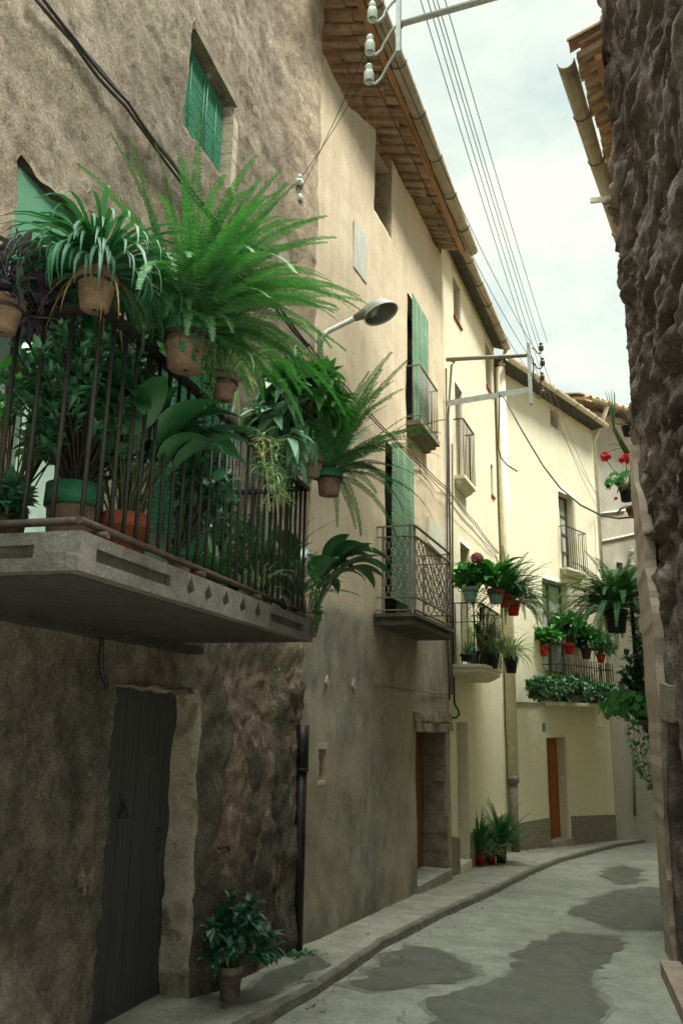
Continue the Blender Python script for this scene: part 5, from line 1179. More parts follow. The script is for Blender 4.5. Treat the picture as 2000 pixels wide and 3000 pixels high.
def ring_hook(t, r, h, toward, L=.12):
    mb = MB(); d = V(toward).normalized(); a0 = math.atan2(d.y, d.x); z = h * .66; R_ = r * .93
    pts = [V((R_ * math.cos(a0 + 6.2832 * k / 20), R_ * math.sin(a0 + 6.2832 * k / 20), z)) for k in range(21)]
    mb.tube(pts, .005, 5, cap=False); p = d * R_ + V((0, 0, z)); mb.tube([p, d * (R_ + L) + V((0, 0, z + .02)), d * (R_ + L) + V((0, 0, z + .10)), d * (R_ + L + .03) + V((0, 0, z + .10))], .006, 5)
    return mb.build('hook', M['iron'], t, False)
def place(px, py, wpx, pyb, dep):
    """rim centre pixel, rim width, bottom pixel and depth of a pot -> bottom point, radius, height"""
    c = at_depth(px, py, dep); dd = depth(c); r = wpx / 2 * dd / FPX * .97; b = at_depth(px, pyb, dep); h = c.z - b.z
    return V((c.x, c.y, b.z)), r, max(.05, h)
def ferns(mb, h, r, n, L, pl, seed, e=(25, 85), dr=(40, 110), az0=0., bias=0., nseg=30, k=.8, lr=(.6, 1.)):
    r_ = random.Random(seed)
    for i in range(n):
        az = az0 + (r_.uniform(-math.pi, math.pi) * (1 - bias * r_.random())); c = r_.random() ** k
        e0 = RAD(e[0] + (e[1] - e[0]) * c); b = V((math.sin(az), math.cos(az), 0)) * (r * .5 * (1 - c)) + V((0, 0, h * .93))
        frond(mb, b, az, L * r_.uniform(*lr), e0, RAD(r_.uniform(*dr)), pl * r_.uniform(.8, 1.1), nseg, 0, r_.uniform(-.3, .3))
HP = lambda w, u, z: depth(H1.P(u, w, z))
G_RAIL = 'pots hung on the rail of the big balcony'; G_FLOOR = 'pots standing inside the big balcony'

# purple trailing plant at the left edge
loc, r, h = place(18, 880, 118, 985, HP(.62, SL - .05, 3.2)); t = thing('potted_plant', 'purple leaved trailing plant in a brown clay pot at the left edge', 'potted plant', loc, G_RAIL)
pot(t, r, h, M['clay']); ring_hook(t, r, h, (1, 1, 0)); mb, sb = MB(), MB()
bush(mb, sb, (0, 0, h * .9), (0, .06, h + .14), (.16, .20, .16), 40, 9, .075, .017, 5, False, .3, .35, -.9, .2); bush(mb, sb, (0, 0, h * .9), (0, .14, h + .02), (.08, .10, .10), 10, 8, .07, .015, 6, False, .3, .35, -.9, .3)
mb.build('foliage', M['purple'], t, False); sb.build('stems', M['purple'], t, False)
# strap-leaved plant on the corner of the rail
loc, r, h = place(287, 800, 128, 922, HP(.98, SL + .10, 3.3)); t = thing('potted_plant', 'dark strap leaved plant in a plain clay pot on the corner of the rail', 'potted plant', loc, G_RAIL)
pot(t, r, h, M['clay'], rimh=.3); ring_hook(t, r, h, (-1, .3, 0), .05); mb = MB(); r_ = random.Random(11)
for i in range(270):
    az = r_.uniform(-3.1416, 3.1416); c = r_.random(); L = r_.uniform(.26, .46)
    ribbon1(mb, V((math.sin(az), math.cos(az), 0)) * (r * .6 * (1 - c * .6)) + V((0, 0, h * .95)), az, L, RAD(10 + 70 * c ** 1.1), RAD(r_.uniform(100, 165)), r_.uniform(.006, .0105), 8, .3, tip=.62, twist=r_.uniform(-.5, .5))
mb.build('foliage', M['strap'], t, False); mb = MB()
for i in range(12):
    az = r_.uniform(-3.1416, 3.1416); ribbon1(mb, V((math.sin(az), math.cos(az), 0)) * (r * .8) + V((0, 0, h * .9)), az, r_.uniform(.16, .34), RAD(5), RAD(r_.uniform(80, 100)), .0045, 7, .4, pw=.35)
mb.build('dry_leaves', M['dryleaf'], t, False)
# the big fern
loc, r, h = place(552, 955, 145, 1098, HP(1.02, H1.hit(552, 950, 1.02)[0], 3.1)); t = thing('potted_fern', 'huge sword fern in a clay pot with chipped green rim on the balcony rail', 'potted fern', loc, G_RAIL)
pot(t, r, h, M['clay'], 'greenrim', True, .22, .74); ring_hook(t, r, h, (-1, 0, 0), .04); mb = MB()
ferns(mb, h, r, 110, .76, .047, 3, (25, 88), (35, 105), RAD(25), .35, 44, lr=(.5, 1.)); ferns(mb, h, r, 46, .84, .045, 8, (15, 55), (50, 100), RAD(38), .8, 46, lr=(.7, 1.)); ferns(mb, h, r, 26, .5, .045, 9, (5, 50), (70, 120), RAD(40), .2, 28); ferns(mb, h, r, 12, .84, .048, 14, (74, 89), (8, 35), RAD(10), .0, 44, lr=(.75, 1.)); ferns(mb, h, r, 4, .72, .045, 15, (60, 75), (20, 45), RAD(-60), .8, 44, lr=(.7, 1.))
mb.build('fronds', M['fern'], t, False); mb, sb = MB(), MB()
for k in range(7): a = RAD(20 + 20 * k); p0 = V((math.sin(a) * r, math.cos(a) * r, h)); vine(mb, sb, [p0, p0 * 1.1 + V((0, 0, -.06)), p0 * 1.1 + V((.01, 0, -.18)), p0 * 1.12 + V((.0, .01, -.34 + .02 * k))], 40, .022, .008, k, .0022)
mb.build('trailing_leaves', M['philo'], t, False); sb.build('trailing_stems', M['stem'], t, False)
pm = MB(); rnd2 = random.Random(3)
for a, z, w_, hh in ((-.9, .52, .16, .14), (-.7, .38, .10, .10), (-1.3, .35, .13, .22), (-.5, .55, .07, .10)):
    n = 8; rr = r * (.74 + .26 * z) + .004
    poly = [(a + w_ * math.cos(6.28 * k / n) * rnd2.uniform(.7, 1.2), h * (z + hh * math.sin(6.28 * k / n) * rnd2.uniform(.6, 1.2))) for k in range(n)]
    pm.face([V((math.cos(x) * rr, math.sin(x) * rr, y)) for x, y in poly])
pm.build('paint_splash', M['greenrim'], t, False)
def spider(t, h, r, n, L, seed, babies=0, W=.008, tall=0.):
    mb = MB(); r_ = random.Random(seed)
    for i in range(n):
        az = r_.uniform(-3.1416, 3.1416); c = r_.random(); ribbon(mb, V((math.sin(az), math.cos(az), 0)) * (r * .4) + V((0, 0, h * .93)), az, L * r_.uniform(.65, 1.1), RAD(25 + 60 * c), RAD(r_.uniform(70, 135)), W * r_.uniform(.8, 1.1), 7, .3, 0, 1, .55)
    for k in range(babies):
        az = r_.uniform(-1.2, 2.4); pts, _ = arc(V((0, 0, h)), az, L * r_.uniform(1.2, 2.2), RAD(30), RAD(125), 8, .6); mb.tube(pts, .0022, 4, 1, False)
        for q in range(3):
            p = pts[-1 - q * 2]
            for i in range(12): a2 = r_.uniform(-3.14, 3.14); ribbon(mb, p, a2, r_.uniform(.07, .13), RAD(r_.uniform(0, 70)), RAD(r_.uniform(60, 110)), .004, 5, .3, 0, 1)
    return mb.build('foliage', [M['spider'], M['spiderc']], t, False)
loc, r, h = place(657, 1100, 88, 1180, HP(1.0, H1.hit(657, 1100, 1.0)[0], 3.0)); t = thing('potted_plant', 'small striped spider plant in a banded clay pot beside the big fern', 'potted plant', loc, G_RAIL)
pot(t, r, h, M['clay'], None, True); ring_hook(t, r, h, (-1, 0, 0), .05); spider(t, h, r, 60, .40, 4, 0)
# philodendron with trailing spider plantlets
loc, r, h = place(868, 1265, 66, 1325, HP(.98, H1.hit(868, 1265, .98)[0], 3.1)); t = thing('potted_plant', 'bushy glossy green leaf plant with drooping leaves in a small clay pot', 'potted plant', loc, G_RAIL)
pot(t, r, h, M['clay']); ring_hook(t, r, h, (-1, 0, 0), .04); mb, sb = MB(), MB()
bush(mb, sb, (0, 0, h), (.08, -.05, h + .17), (.26, .40, .19), 80, 10, .115, .028, 15, False, .25, .3, -.4, .1); mb.build('foliage', M['philo'], t, False); mb2 = MB(); bush(mb2, sb, (0, 0, h), (.0, -.22, h - .02), (.20, .26, .26), 34, 9, .16, .028, 16, False, .45, .3, -1., .55); mb2.build('drooping_leaves', M['grey'], t, False); sb.build('stems', M['stem'], t, False)
loc, r, h = place(765, 1290, 60, 1345, HP(.95, H1.hit(765, 1290, .95)[0], 3.0)); t = thing('potted_plant', 'trailing pale spider plantlets cascading in front of the iron bars', 'potted plant', loc, G_RAIL); pot(t, r, h, M['clay']); ring_hook(t, r, h, (-1, 0, 0), .03)
mb = MB(); r_ = random.Random(5)
for k in range(3):
    p0 = V((.03 + .02 * (k % 2), -.07 + .06 * k, h))
    for q in range(6):
        p = p0 + V((.01 * q, r_.uniform(-.03, .03), -.06 * q - .02 * k))
        for i in range(8): ribbon(mb, p, r_.uniform(-3.14, 3.14), r_.uniform(.09, .15), RAD(r_.uniform(0, 60)), RAD(r_.uniform(60, 120)), .004, 5, .3, 0, 1)
    mb.tube([p0, p0 + V((.03, 0, -.2)), p0 + V((.06, 0, -.40))], .0025, 4, 1, False)
mb.build('foliage', [M['spider'], M['spiderc']], t, False)
loc, r, h = place(912, 1338, 74, 1402, HP(1.0, H1.hit(912, 1338, 1.0)[0], 2.9)); t = thing('flower_pot', 'old weathered fluted grey clay pot hanging empty near the rail end', 'flower pot', loc, G_RAIL); P_ = pot(t, r, h, M['greyclay'], rimh=.3, taper=.62); ring_hook(t, r, h, (-1, 0, 0), .04)
mb = MB()
for k in range(18): a = 6.2832 * k / 18; mb.bar(V((math.cos(a) * r * .63, math.sin(a) * r * .63, .004)), V((math.cos(a) * r * .90, math.sin(a) * r * .90, h * .68)), .006)
mb.build('fluting', M['greyclay'], P_, False)
loc, r, h = place(965, 1380, 82, 1457, HP(1.05, H1.hit(965, 1380, 1.05)[0], 2.9)); t = thing('potted_fern', 'sword fern in a green rimmed pot hung at the far end of the balcony', 'potted fern', loc, G_RAIL)
pot(t, r, h, M['clay'], 'greenrim', False, .3, .74); ring_hook(t, r, h, (-1, 0, 0), .05); mb = MB(); ferns(mb, h, r, 60, .76, .062, 21, (25, 85), (25, 95), RAD(30), .45, 40, lr=(.5, 1.)); ferns(mb, h, r, 16, .86, .068, 24, (40, 72), (10, 50), RAD(25), .75, 44, lr=(.85, 1.05)); ferns(mb, h, r, 8, .75, .04, 22, (0, 25), (70, 95), RAD(40), .8, 34, lr=(.8, 1.)); mb.build('fronds', M['fern'], t, False)
loc, r, h = place(930, 1300, 60, 1350, HP(.6, H1.hit(930, 1300, .6)[0], 2.9)); t = thing('potted_fern', 'feathery bright fern behind the hanging pots at the balcony end', 'potted fern', loc, G_RAIL); pot(t, r, h, M['clay']); ring_hook(t, r, h, (1, 0, 0), .05); mb = MB(); ferns(mb, h, r, 46, .34, .045, 31, (20, 85), (40, 110), 0, 0, 18); mb.build('fronds', M['fern'], t, False)

# inside the balcony
def inside(px, wpx, pyrim, w):
    c = H1.hit(px, pyrim, w); p = H1.P(c[0], w, c[1]); return V((p.x, p.y, BZ)), wpx / 2 * depth(p) / FPX, max(.12, c[1] - BZ)
loc, r, h = inside(222, 165, 1425, .58); t = thing('potted_shrub', 'dense dark jade bush in a large clay pot with green painted rim', 'potted shrub', loc, G_FLOOR); pot(t, r, h, M['clay'], 'greenrim', False, .3, .78)
mb, sb = MB(), MB(); bush(mb, sb, (0, 0, h * .9), (.06, -.02, h + .40), (.30, .48, .38), 210, 18, .055, .0135, 41, True, .1, .35, -.9, stem=.005, spread=.34); mb.build('foliage', M['jade'], t, False); sb.build('stems', M['darktwig'], t, False)
loc, r, h = inside(370, 150, 1512, .72); t = thing('potted_plant', 'broad dark aspidistra in a bright terracotta pot behind the bars', 'potted plant', loc, G_FLOOR); pot(t, r, h, M['terracotta'], None, False, .28, .74)
def aspid(t, h, r, n, L, W, seed, az0=0., bias=0.):
    mb, sb = MB(), MB(); r_ = random.Random(seed)
    for i in range(n):
        az = az0 + r_.uniform(-3.14, 3.14) * (1 - bias * r_.random()); b = V((math.sin(az), math.cos(az), 0)) * r_.uniform(0, r * .6) + V((0, 0, h * .92)); ls = L * r_.uniform(.35, .6)
        pts, dr_ = arc(b, az, ls, RAD(r_.uniform(62, 88)), RAD(15), 4); sb.tube(pts, .004, 5, cap=False)
        e_ = math.asin(max(-1, min(1, dr_[-1].z))); ribbon1(mb, pts[-1], az, L * r_.uniform(.5, .7), e_, RAD(r_.uniform(50, 125)), W * r_.uniform(.75, 1.1), 10, .25, 0, mid=.75, pw=1.1, twist=r_.uniform(-.4, .4))
    mb.build('foliage', M['broad'], t, False); sb.build('stems', M['stem'], t, False)
aspid(t, h, r, 42, .62, .068, 42, RAD(40), .35)
loc, r, h = inside(528, 80, 1612, .74); t = thing('potted_plant', 'pale veined climbing leaves in a small dark green rimmed pot behind the bars', 'potted plant', loc, G_FLOOR); pot(t, r, h, M['clay'], 'greenrim'); mb, sb = MB(), MB(); bush(mb, sb, (0, 0, h), (.05, .16, h + .30), (.18, .34, .26), 56, 9, .085, .026, 51, False, .3, .2, -.8, .35); mb.build('foliage', M['vareg'], t, False); sb.build('stems', M['stem'], t, False)
for (px, py, w, L, n, seed, lab) in ((640, 1560, .45, .55, 40, 61, 'soft mid green fern standing deep behind the bars'), (770, 1600, .62, .72, 34, 62, 'tall fern rising through the bars at the middle of the balcony'), (860, 1640, .75, .5, 26, 63, 'low fern leaning out between the bars near the balcony end')):
    loc, r, h = inside(px, 80, py, w); h = .16; t = thing('potted_fern', lab, 'potted fern', loc, G_FLOOR); pot(t, r, h, M['clay']); mb = MB(); ferns(mb, h, r, n, L, .042, seed, (30, 88), (25, 95), RAD(60), .4, 32); mb.build('fronds', M['ferndk'], t, False)
loc, r, h = inside(905, 80, 1640, .60); h = .16; t = thing('potted_plant', 'broad leaved aspidistra spreading out past the far end of the balcony', 'potted plant', loc, G_FLOOR); pot(t, r, h, M['clay']); aspid(t, h, r, 26, .74, .088, 64, RAD(50), .75)
loc, r, h = inside(-8, 70, 1490, .66); h = .10; loc.y = max(loc.y, SL + .15); loc.x = H1.P(0, .50, 0).x; t = thing('potted_plant', 'striped pale green leaves poking over the slab at the left edge', 'potted plant', loc, G_FLOOR); pot(t, r, h, M['clay']); mb, sb = MB(), MB(); bush(mb, sb, (0, 0, h), (.03, .0, h + .05), (.12, .15, .08), 26, 8, .075, .02, 71, True, .3, .2, -.5); mb.build('foliage', M['vareg'], t, False); sb.build('stems', M['stem'], t, False)
loc, r, h = inside(60, 90, 1300, .35); h = .2; t = thing('potted_shrub', 'bright green leafy shrub by the glazed door behind the jade bush', 'potted shrub', loc, G_FLOOR); pot(t, r, h, M['clay']); mb, sb = MB(), MB(); bush(mb, sb, (0, 0, h), (0, .05, h + .42), (.24, .40, .30), 40, 9, .10, .030, 72, False, .25, .25, -.5); mb.build('foliage', M['philo'], t, False); sb.build('stems', M['stem'], t, False)
loc, r, h = inside(690, 90, 1500, .35); h = .2; t = thing('potted_shrub', 'small leaved green shrub against the brown wall behind the bars', 'potted shrub', loc, G_FLOOR); pot(t, r, h, M['clay']); mb, sb = MB(), MB(); bush(mb, sb, (0, 0, h), (0, .0, h + .34), (.24, .40, .30), 50, 14, .045, .014, 73, False, .25, .25, -.8); mb.build('foliage', M['philo'], t, False); sb.build('stems', M['stem'], t, False)
loc, r, h = inside(745, 80, 1760, .80); h = .08; t = thing('potted_plant', 'small striped grass plant low between the bars', 'potted plant', loc, G_FLOOR); pot(t, r, h, M['clay']); spider(t, h, r, 30, .34, 74)
# ivy over the end of the balcony
iv = tag((lambda mb, sb: (vine(mb, sb, [H1.P(RR + .03, .92, BZ + .42), H1.P(RR + .08, .96, BZ + .25), H1.P(RR + .07, .98, BZ + .08), H1.P(RR + .10, .97, BZ - .03)], 46, .055, .022, 5), mb.build('ivy_tendril', M['geran']))[1])(*(lambda m_: (m_, m_))(MB())), 'small ivy tendril climbing the end post of the big balcony', 'ivy')
# pot on the pavement by the near door and weeds at the downpipe foot
PB2 = on_pave(672, 2930); dpt = depth(PB2); c = at_depth(672, 2835, dpt); r = 72 / 2 * dpt / FPX; h = c.z - PB2.z
t = thing('potted_shrub', 'pale veined shrub in a dull brown clay pot on the pavement by the dark door', 'potted shrub', V((PB2.x, PB2.y, gz(PB2.y) + .004))); pot(t, r, h, M['greyclay'], None, False, .25, .8)
mb, sb = MB(), MB(); bush(mb, sb, (0, 0, h * .9), (.02, .04, h + .17), (.27, .25, .25), 40, 13, .095, .022, 81, True, .35, .2, -.65, .2); mb.build('foliage', M['vareg'], t, False); sb.build('stems', M['stem'], t, False)
mb = MB(); r_ = random.Random(9); wp = on_pave(880, 2795)
for i in range(70): p = V((wp.x + r_.gauss(0, .07), wp.y + r_.gauss(-.05, .10), 0)); p.z = gz(p.y) + .004; leaf(mb, p, rdir(r_, .1, .8), V((0, 0, 1)), r_.uniform(.03, .06), .014)
tag(mb.build('weeds', M['ferndk']), 'small green weeds at the foot of the black downpipe', 'weeds')
mb = MB(); 
for i in range(60): u, z = 6.2 + r_.gauss(0, .10), 2.05 + r_.uniform(-.25, .18); leaf(mb, H1.P(u, .23 + r_.uniform(-.02, .03), z), rdir(r_, -.7, .4) + H1.N, V((0, 0, 1)), .035, .012)
tag(mb.build('weeds', M['geran']), 'little creeper growing in the torn plaster under the big balcony', 'weeds')

# ------------------------------------------------------------------ plants on the cream houses
G3 = 'pots on the rounded cream balcony'; G4 = 'pots on the far cream balcony'; G7 = 'pots on the balconies of the right houses'
D3 = depth(H3.P(u5l, w5 * .5, 3.6)) - .2
def potted(px, py, wpx, pyb, dep, label, cat, group, mat, rim=None, band=False, hook=None, **kw):
    loc, r, h = place(px, py, wpx, pyb, dep); t = thing(cat.replace(' ', '_'), label, cat, loc, group); pot(t, r, h, mat, rim, band, **kw)
    if hook: ring_hook(t, r, h, hook, .06)
    return t, r, h
def bush_parts(t, h, ctr, rad, nst, nl, L, W, seed, mat, **kw):
    mb, sb = MB(), MB(); bush(mb, sb, (0, 0, h * .92), ctr, rad, nst, nl, L, W, seed, **kw); mb.build('foliage', mat, t, False); sb.build('stems', M['stem'], t, False)
def flower_heads(t, spots, r, mat, n=34, seed=1, name='flower_head'):
    r_ = random.Random(seed)
    for c in spots:
        mb = MB()
        for i in range(n): d = rdir(r_, -.3, 1); disc_leaf(mb, V(c) + d * r * .8, d + rdir(r_) * .4, r * .38)
        mb.build(name, mat, t, False)
t, r, h = potted(1376, 1720, 50, 1763, D3, 'hydrangea with one dusty pink bloom in a blue green pot on the rounded balcony', 'potted plant', G3, M['bluegreen'], None, True, (-.8, 0, 0))
bush_parts(t, h, (0, .0, h + .16), (.27, .26, .22), 46, 9, .14, .055, 101, M['geran'], rosette=False, zmin=-.5); flower_heads(t, [(.13, -.10, h + .42)], .10, M['pinkfl'], 90)
t, r, h = potted(1451, 1727, 52, 1770, D3 + .2, 'peace lily with broad upright leaves in a blue green pot with bare clay rim', 'potted plant', G3, M['bluegreen'], 'terracotta', True, (-.8, 0, 0), rimh=.3)
mb = MB(); r_ = random.Random(7)
for i in range(44):
    az = r_.uniform(-3.14, 3.14); c = r_.random(); L = r_.uniform(.55, .9); ribbon1(mb, V((0, 0, h * .9)), az, L, RAD(35 + 50 * c), RAD(r_.uniform(40, 120)), r_.uniform(.05, .075), 9, .25, mid=1.5)
mb.build('foliage', M['philo'], t, False)
t, r, h = potted(1478, 1742, 40, 1782, D3 + .5, 'sword fern in the left of two red pots on the rounded balcony', 'potted fern', G3, M['redpot'], None, True, (-.8, 0, 0)); mb = MB(); ferns(mb, h, r, 60, .85, .075, 111, (25, 88), (30, 90), RAD(50), .4, 24); mb.build('fronds', M['fern'], t, False)
t, r, h = potted(1502, 1762, 44, 1805, D3 + .7, 'fern with long weeping fronds in the right of two red pots on the rounded balcony', 'potted fern', G3, M['redpot'], None, True, (-.8, 0, 0)); mb = MB(); ferns(mb, h, r, 80, 1.05, .075, 112, (5, 80), (60, 130), RAD(70), .45, 26); mb.build('fronds', M['fern'], t, False)
zf3 = z5 + .002
def on_floor(fr, px, w, z, wpx, pyr):
    u = fr.hit(px, pyr, w)[0]; p = fr.P(u, w, z); c = fr.hit(px, pyr, w)[1]; return p, wpx / 2 * depth(p) / FPX, max(.1, c - z)
def floor_pot(fr, px, w, z, wpx, pyr, label, cat, group, mat, rim=None):
    p, r, h = on_floor(fr, px, w, z, wpx, pyr); t = thing(cat.replace(' ', '_'), label, cat, p, group); pot(t, r, h, mat, rim); return t, r, h
t, r, h = floor_pot(H3, 1400, .35, zf3, 40, 1910, 'dracaena with thin leaves standing inside the rounded balcony rail', 'potted plant', G3, M['blackpot'])
mb, sb = MB(), MB(); r_ = random.Random(8)
for k, (x, z) in enumerate(((0, .35), (.05, .62), (-.06, .80))):
    sb.tube([V((0, 0, h)), V((x * .6, x, h + z * .6)), V((x, x * 1.5, h + z))], .009, 5)
    for i in range(34): ribbon1(mb, V((x, x * 1.5, h + z - r_.uniform(0, .12))), r_.uniform(-3.14, 3.14), r_.uniform(.22, .38), RAD(r_.uniform(20, 85)), RAD(r_.uniform(50, 120)), .009, 6, .2)
mb.build('foliage', M['ferndk'], t, False); sb.build('stems', M['twig'], t, False)
t, r, h = floor_pot(H3, 1367, w5 + .02, z5 - .05, 42, 1925, 'small agave in a black pot at the left end of the rounded balcony', 'potted plant', G3, M['blackpot']); mb = MB(); r_ = random.Random(3)
for i in range(34): az = r_.uniform(-3.14, 3.14); ribbon1(mb, V((0, 0, h * .9)), az, r_.uniform(.16, .26), RAD(r_.uniform(20, 85)), RAD(r_.uniform(10, 50)), .016, 5, .35, tip=.3)
mb.build('foliage', M['grey'], t, False)
mb = MB(); p = H3.P(H3.hit(1385, 1880, .3)[0], .30, zf3); mb.lathe([(0, 0), (.05, 0), (.052, .02), (.052, .22), (.02, .30), (.02, .36), (0, .36)], 14, p); tag(mb.build('bottle', M['bluebottle']), 'blue bottle standing among the leaves on the rounded balcony', 'bottle')
for (px, w, wpx, pyr, n, L, lab, sd_) in ((1440, w5 - .02, 46, 1915, 110, .70, 'spider plant spilling over the front of the rounded balcony', 121), (1495, w5 + .05, 44, 1925, 110, .72, 'spider plant hanging over the right end of the rounded balcony', 122), (1420, .25, 46, 1870, 80, .75, 'grassy spider plant behind the bars of the rounded balcony', 123)):
    t, r, h = floor_pot(H3, px, w, z5 - (.03 if w > .5 else -.002), wpx, pyr, lab, 'potted plant', G3, M['blackpot']); spider(t, h, r, n, L, sd_, 0, .014)
# far cream balcony
D4_ = depth(H3b.P(3.2, .6, 3))
t, r, h = potted(1590, 1890, 36, 1922, D4_ - .55, 'round geranium bush in the leftmost bright red pot on the far cream balcony', 'potted plant', G4, M['redpot'], hook=(-.3, .8, 0)); bush_parts(t, h, (0, 0, h + .17), (.46, .36, .22), 76, 10, .14, .065, 131, M['geran'], rosette=False, zmin=-.35)
t, r, h = potted(1665, 1885, 34, 1918, D4_ + .1, 'leafy vine plant in the second bright red pot on the far cream balcony', 'potted plant', G4, M['redpot'], hook=(-.3, .8, 0)); bush_parts(t, h, (.0, .05, h + .36), (.52, .42, .36), 80, 9, .19, .06, 132, M['philo'], rosette=False, zmin=-.3, droop=.4)
t, r, h = potted(1715, 1897, 34, 1932, D4_ + .6, 'drooping leaf plant in the dark brown pot on the far cream balcony', 'potted plant', G4, M['brownpot'], hook=(-.3, .8, 0)); bush_parts(t, h, (0, .0, h + .22), (.38, .36, .34), 56, 8, .19, .055, 133, M['philo'], rosette=False, zmin=-.4, droop=.5)
t, r, h = potted(1758, 1915, 28, 1942, D4_ + .9, 'thin leaved plant in the small red pot at the right end of the far balcony', 'potted plant', G4, M['redpot'], hook=(-.3, .8, 0)); bush_parts(t, h, (.03, .0, h + .20), (.42, .38, .34), 60, 9, .16, .028, 134, M['grey'], rosette=False, zmin=-.5); mb = MB(); ferns(mb, h, r, 14, .6, .05, 135, (10, 60), (60, 110), RAD(80), .6, 18); mb.build('fronds', M['ferndk'], t, False)
for (px, py, rx, rz_, nst, lab, sd_) in ((1600, 2022, .46, .26, 60, 'grey green geranium mass at the left of the far balcony floor', 141), (1680, 2036, .52, .30, 76, 'grey green geranium mass at the middle of the far balcony floor', 142), (1752, 2026, .44, .28, 60, 'grey green geranium mass at the right of the far balcony floor', 143)):
    u = H3b.hit(px, py, w7 + .08)[0]; p = H3b.P(u, w7 + .02, zstr + .042); t = thing('potted_plant', lab, 'potted plant', p, G4); pot(t, .13, .20, M['darkred']); bush_parts(t, .2, (.03, -.06, .24), (rx, rx * .9, rz_), nst + 40, 11, .11, .048, sd_, M['grey'], rosette=True, zmin=-.9)
for (px, w, L, n, lab, sd_) in ((1625, .28, .7, 30, 'deep green fern behind the bars at the left of the far balcony', 144), (1700, .28, .75, 34, 'deep green fern behind the bars at the right of the far balcony', 145)):
    u = H3b.hit(px, 1990, w)[0]; t = thing('potted_fern', lab, 'potted fern', H3b.P(u, w, zstr + .042), G4); pot(t, .14, .22, M['blackpot']); mb = MB(); ferns(mb, .22, .14, n, L, .06, sd_, (35, 88), (20, 80), 0, 0, 22); mb.build('fronds', M['ferndk'], t, False)
# right houses
DB = depth(R2.P(ub0, wl2, zl2 + 1))
t, r, h = potted(1802, 1787, 70, 1856, DB - .2, 'very large fern in a black bucket hung from the right balcony', 'potted fern', G7, M['blackpot'], taper=.72); ring_hook(t, r, h, (1, .3, 0), .2); mb = MB(); ferns(mb, h, r, 100, 1.1, .085, 151, (5, 80), (55, 130), RAD(-60), .25, 34); ferns(mb, h, r, 50, 1.0, .085, 152, (30, 85), (40, 110), RAD(20), .3, 32); mb.build('fronds', M['fern'], t, False)
mb, sb = MB(), MB()
for k in range(9): u = ub0 + .0 + .03 * k; vine(mb, sb, [R2.P(u, wl2 + .02 - .04 * k, zr + .7), R2.P(u - .05, wl2 - .04 * k, zr + .2), R2.P(u - .03, wl2 - .03 * k, zr - .35), R2.P(u - .06, wl2 - .03 * k, zl2 + .3)], 60, .065, .026, k)
iv = mb.build('ivy', M['jade']); tag(iv, 'dark ivy covering the black railing of the right balcony', 'ivy'); sb.build('ivy_stems', M['twig'], iv)
t = thing('potted_plant', 'bright round leaved geranium spilling over the right balcony edge', 'potted plant', at_depth(1880, 2105, DB - .1), G7); pot(t, .12, .18, M['blackpot']); mb = MB(); r_ = random.Random(6)
for i in range(330):
    d = rdir(r_, -.6, 1); k = r_.uniform(.55, 1.05); p = V((-.10 + d.x * .42 * k, d.y * .34 * k, .14 + d.z * .22 * k)); disc_leaf(mb, p, (d + V((-.3, -.7, .3)) + rdir(r_) * .8), r_.uniform(.032, .055))
mb.build('foliage', M['geran'], t, False); flower_heads(t, [(.18, -.1, .26)], .05, M['redfl'], 20, 2)
mb2, sb = MB(), MB()
for k in range(8): vine(mb2, sb, [V((-.18 + .06 * k, -.1, .1)), V((-.18 + .055 * k, -.16, -.25)), V((-.12 + .05 * k, -.15, -.55 - .05 * k)), V((-.08 + .05 * k, -.14, -.62 - .10 * k))], 44, .07, .028, k + 30)
mb2.build('trailing_leaves', M['geran'], t, False); sb.build('trailing_stems', M['stem'], t, False)
t, r, h = potted(1868, 2015, 26, 2045, DB, 'dark leafy plant with a yellow bloom behind the black railing', 'potted plant', G7, M['blackpot']); bush_parts(t, h, (0, 0, h + .1), (.30, .25, .40), 50, 9, .10, .035, 161, M['jade'], rosette=False, zmin=-.9); flower_heads(t, [(.10, -.25, h + .10)], .06, M['yellowfl'], 24, 3); flower_heads(t, [(-.28, -.12, h - .22), (-.26, -.1, h - .16)], .03, M['pinkfl'], 12, 4, 'pink_flowers')
DH = depth(R2.P(ub0 + .35, wh, zh))
t, r, h = potted(1832, 1424, 42, 1472, DH - .25, 'red geranium in a black pot high on the right house', 'potted plant', G7, M['blackpot'], taper=.78); ring_hook(t, r, h, (1, .3, 0), .2); mb = MB(); r_ = random.Random(16)
for i in range(90): d = rdir(r_, -.4, 1); disc_leaf(mb, V((d.x * .20 - .05, d.y * .2, h + .06 + d.z * .13)), d + V((0, -.5, .4)) + rdir(r_) * .5, r_.uniform(.03, .055))
mb.build('foliage', M['geran'], t, False); flower_heads(t, [(-.24, 0, h + .42), (.03, -.05, h + .37), (.0, -.04, h + .35)], .075, M['redfl'], 36, 5); flower_heads(t, [(-.14, 0, -.06 + h * .5), (-.14, 0, h * .2)], .03, M['redfl'], 8, 6, 'fallen_blooms')
sb = MB(); sb.tube([V((0, 0, h)), V((-.12, 0, h + .2)), V((-.24, 0, h + .40))], .005, 5); sb.tube([V((0, 0, h)), V((.03, -.05, h + .36))], .005, 5); sb.build('stems', M['stem'], t, False)
mb = MB()
for i in range(24): a_ = r_.uniform(0, 6.28); leaf(mb, V((math.cos(a_) * r * 1.02, math.sin(a_) * r * 1.02, h * r_.uniform(.75, 1.05))), V((math.cos(a_), math.sin(a_), -1.2)), V((0, 0, 1)), .06, .022)
mb.build('dry_leaves', M['dryleaf'], t, False)
t, r, h = potted(1852, 1488, 40, 1518, DH - .1, 'brick red pot half hidden behind the stone corner', 'flower pot', G7, M['terracotta']); ring_hook(t, r, h, (1, .3, 0), .2); mb = MB()
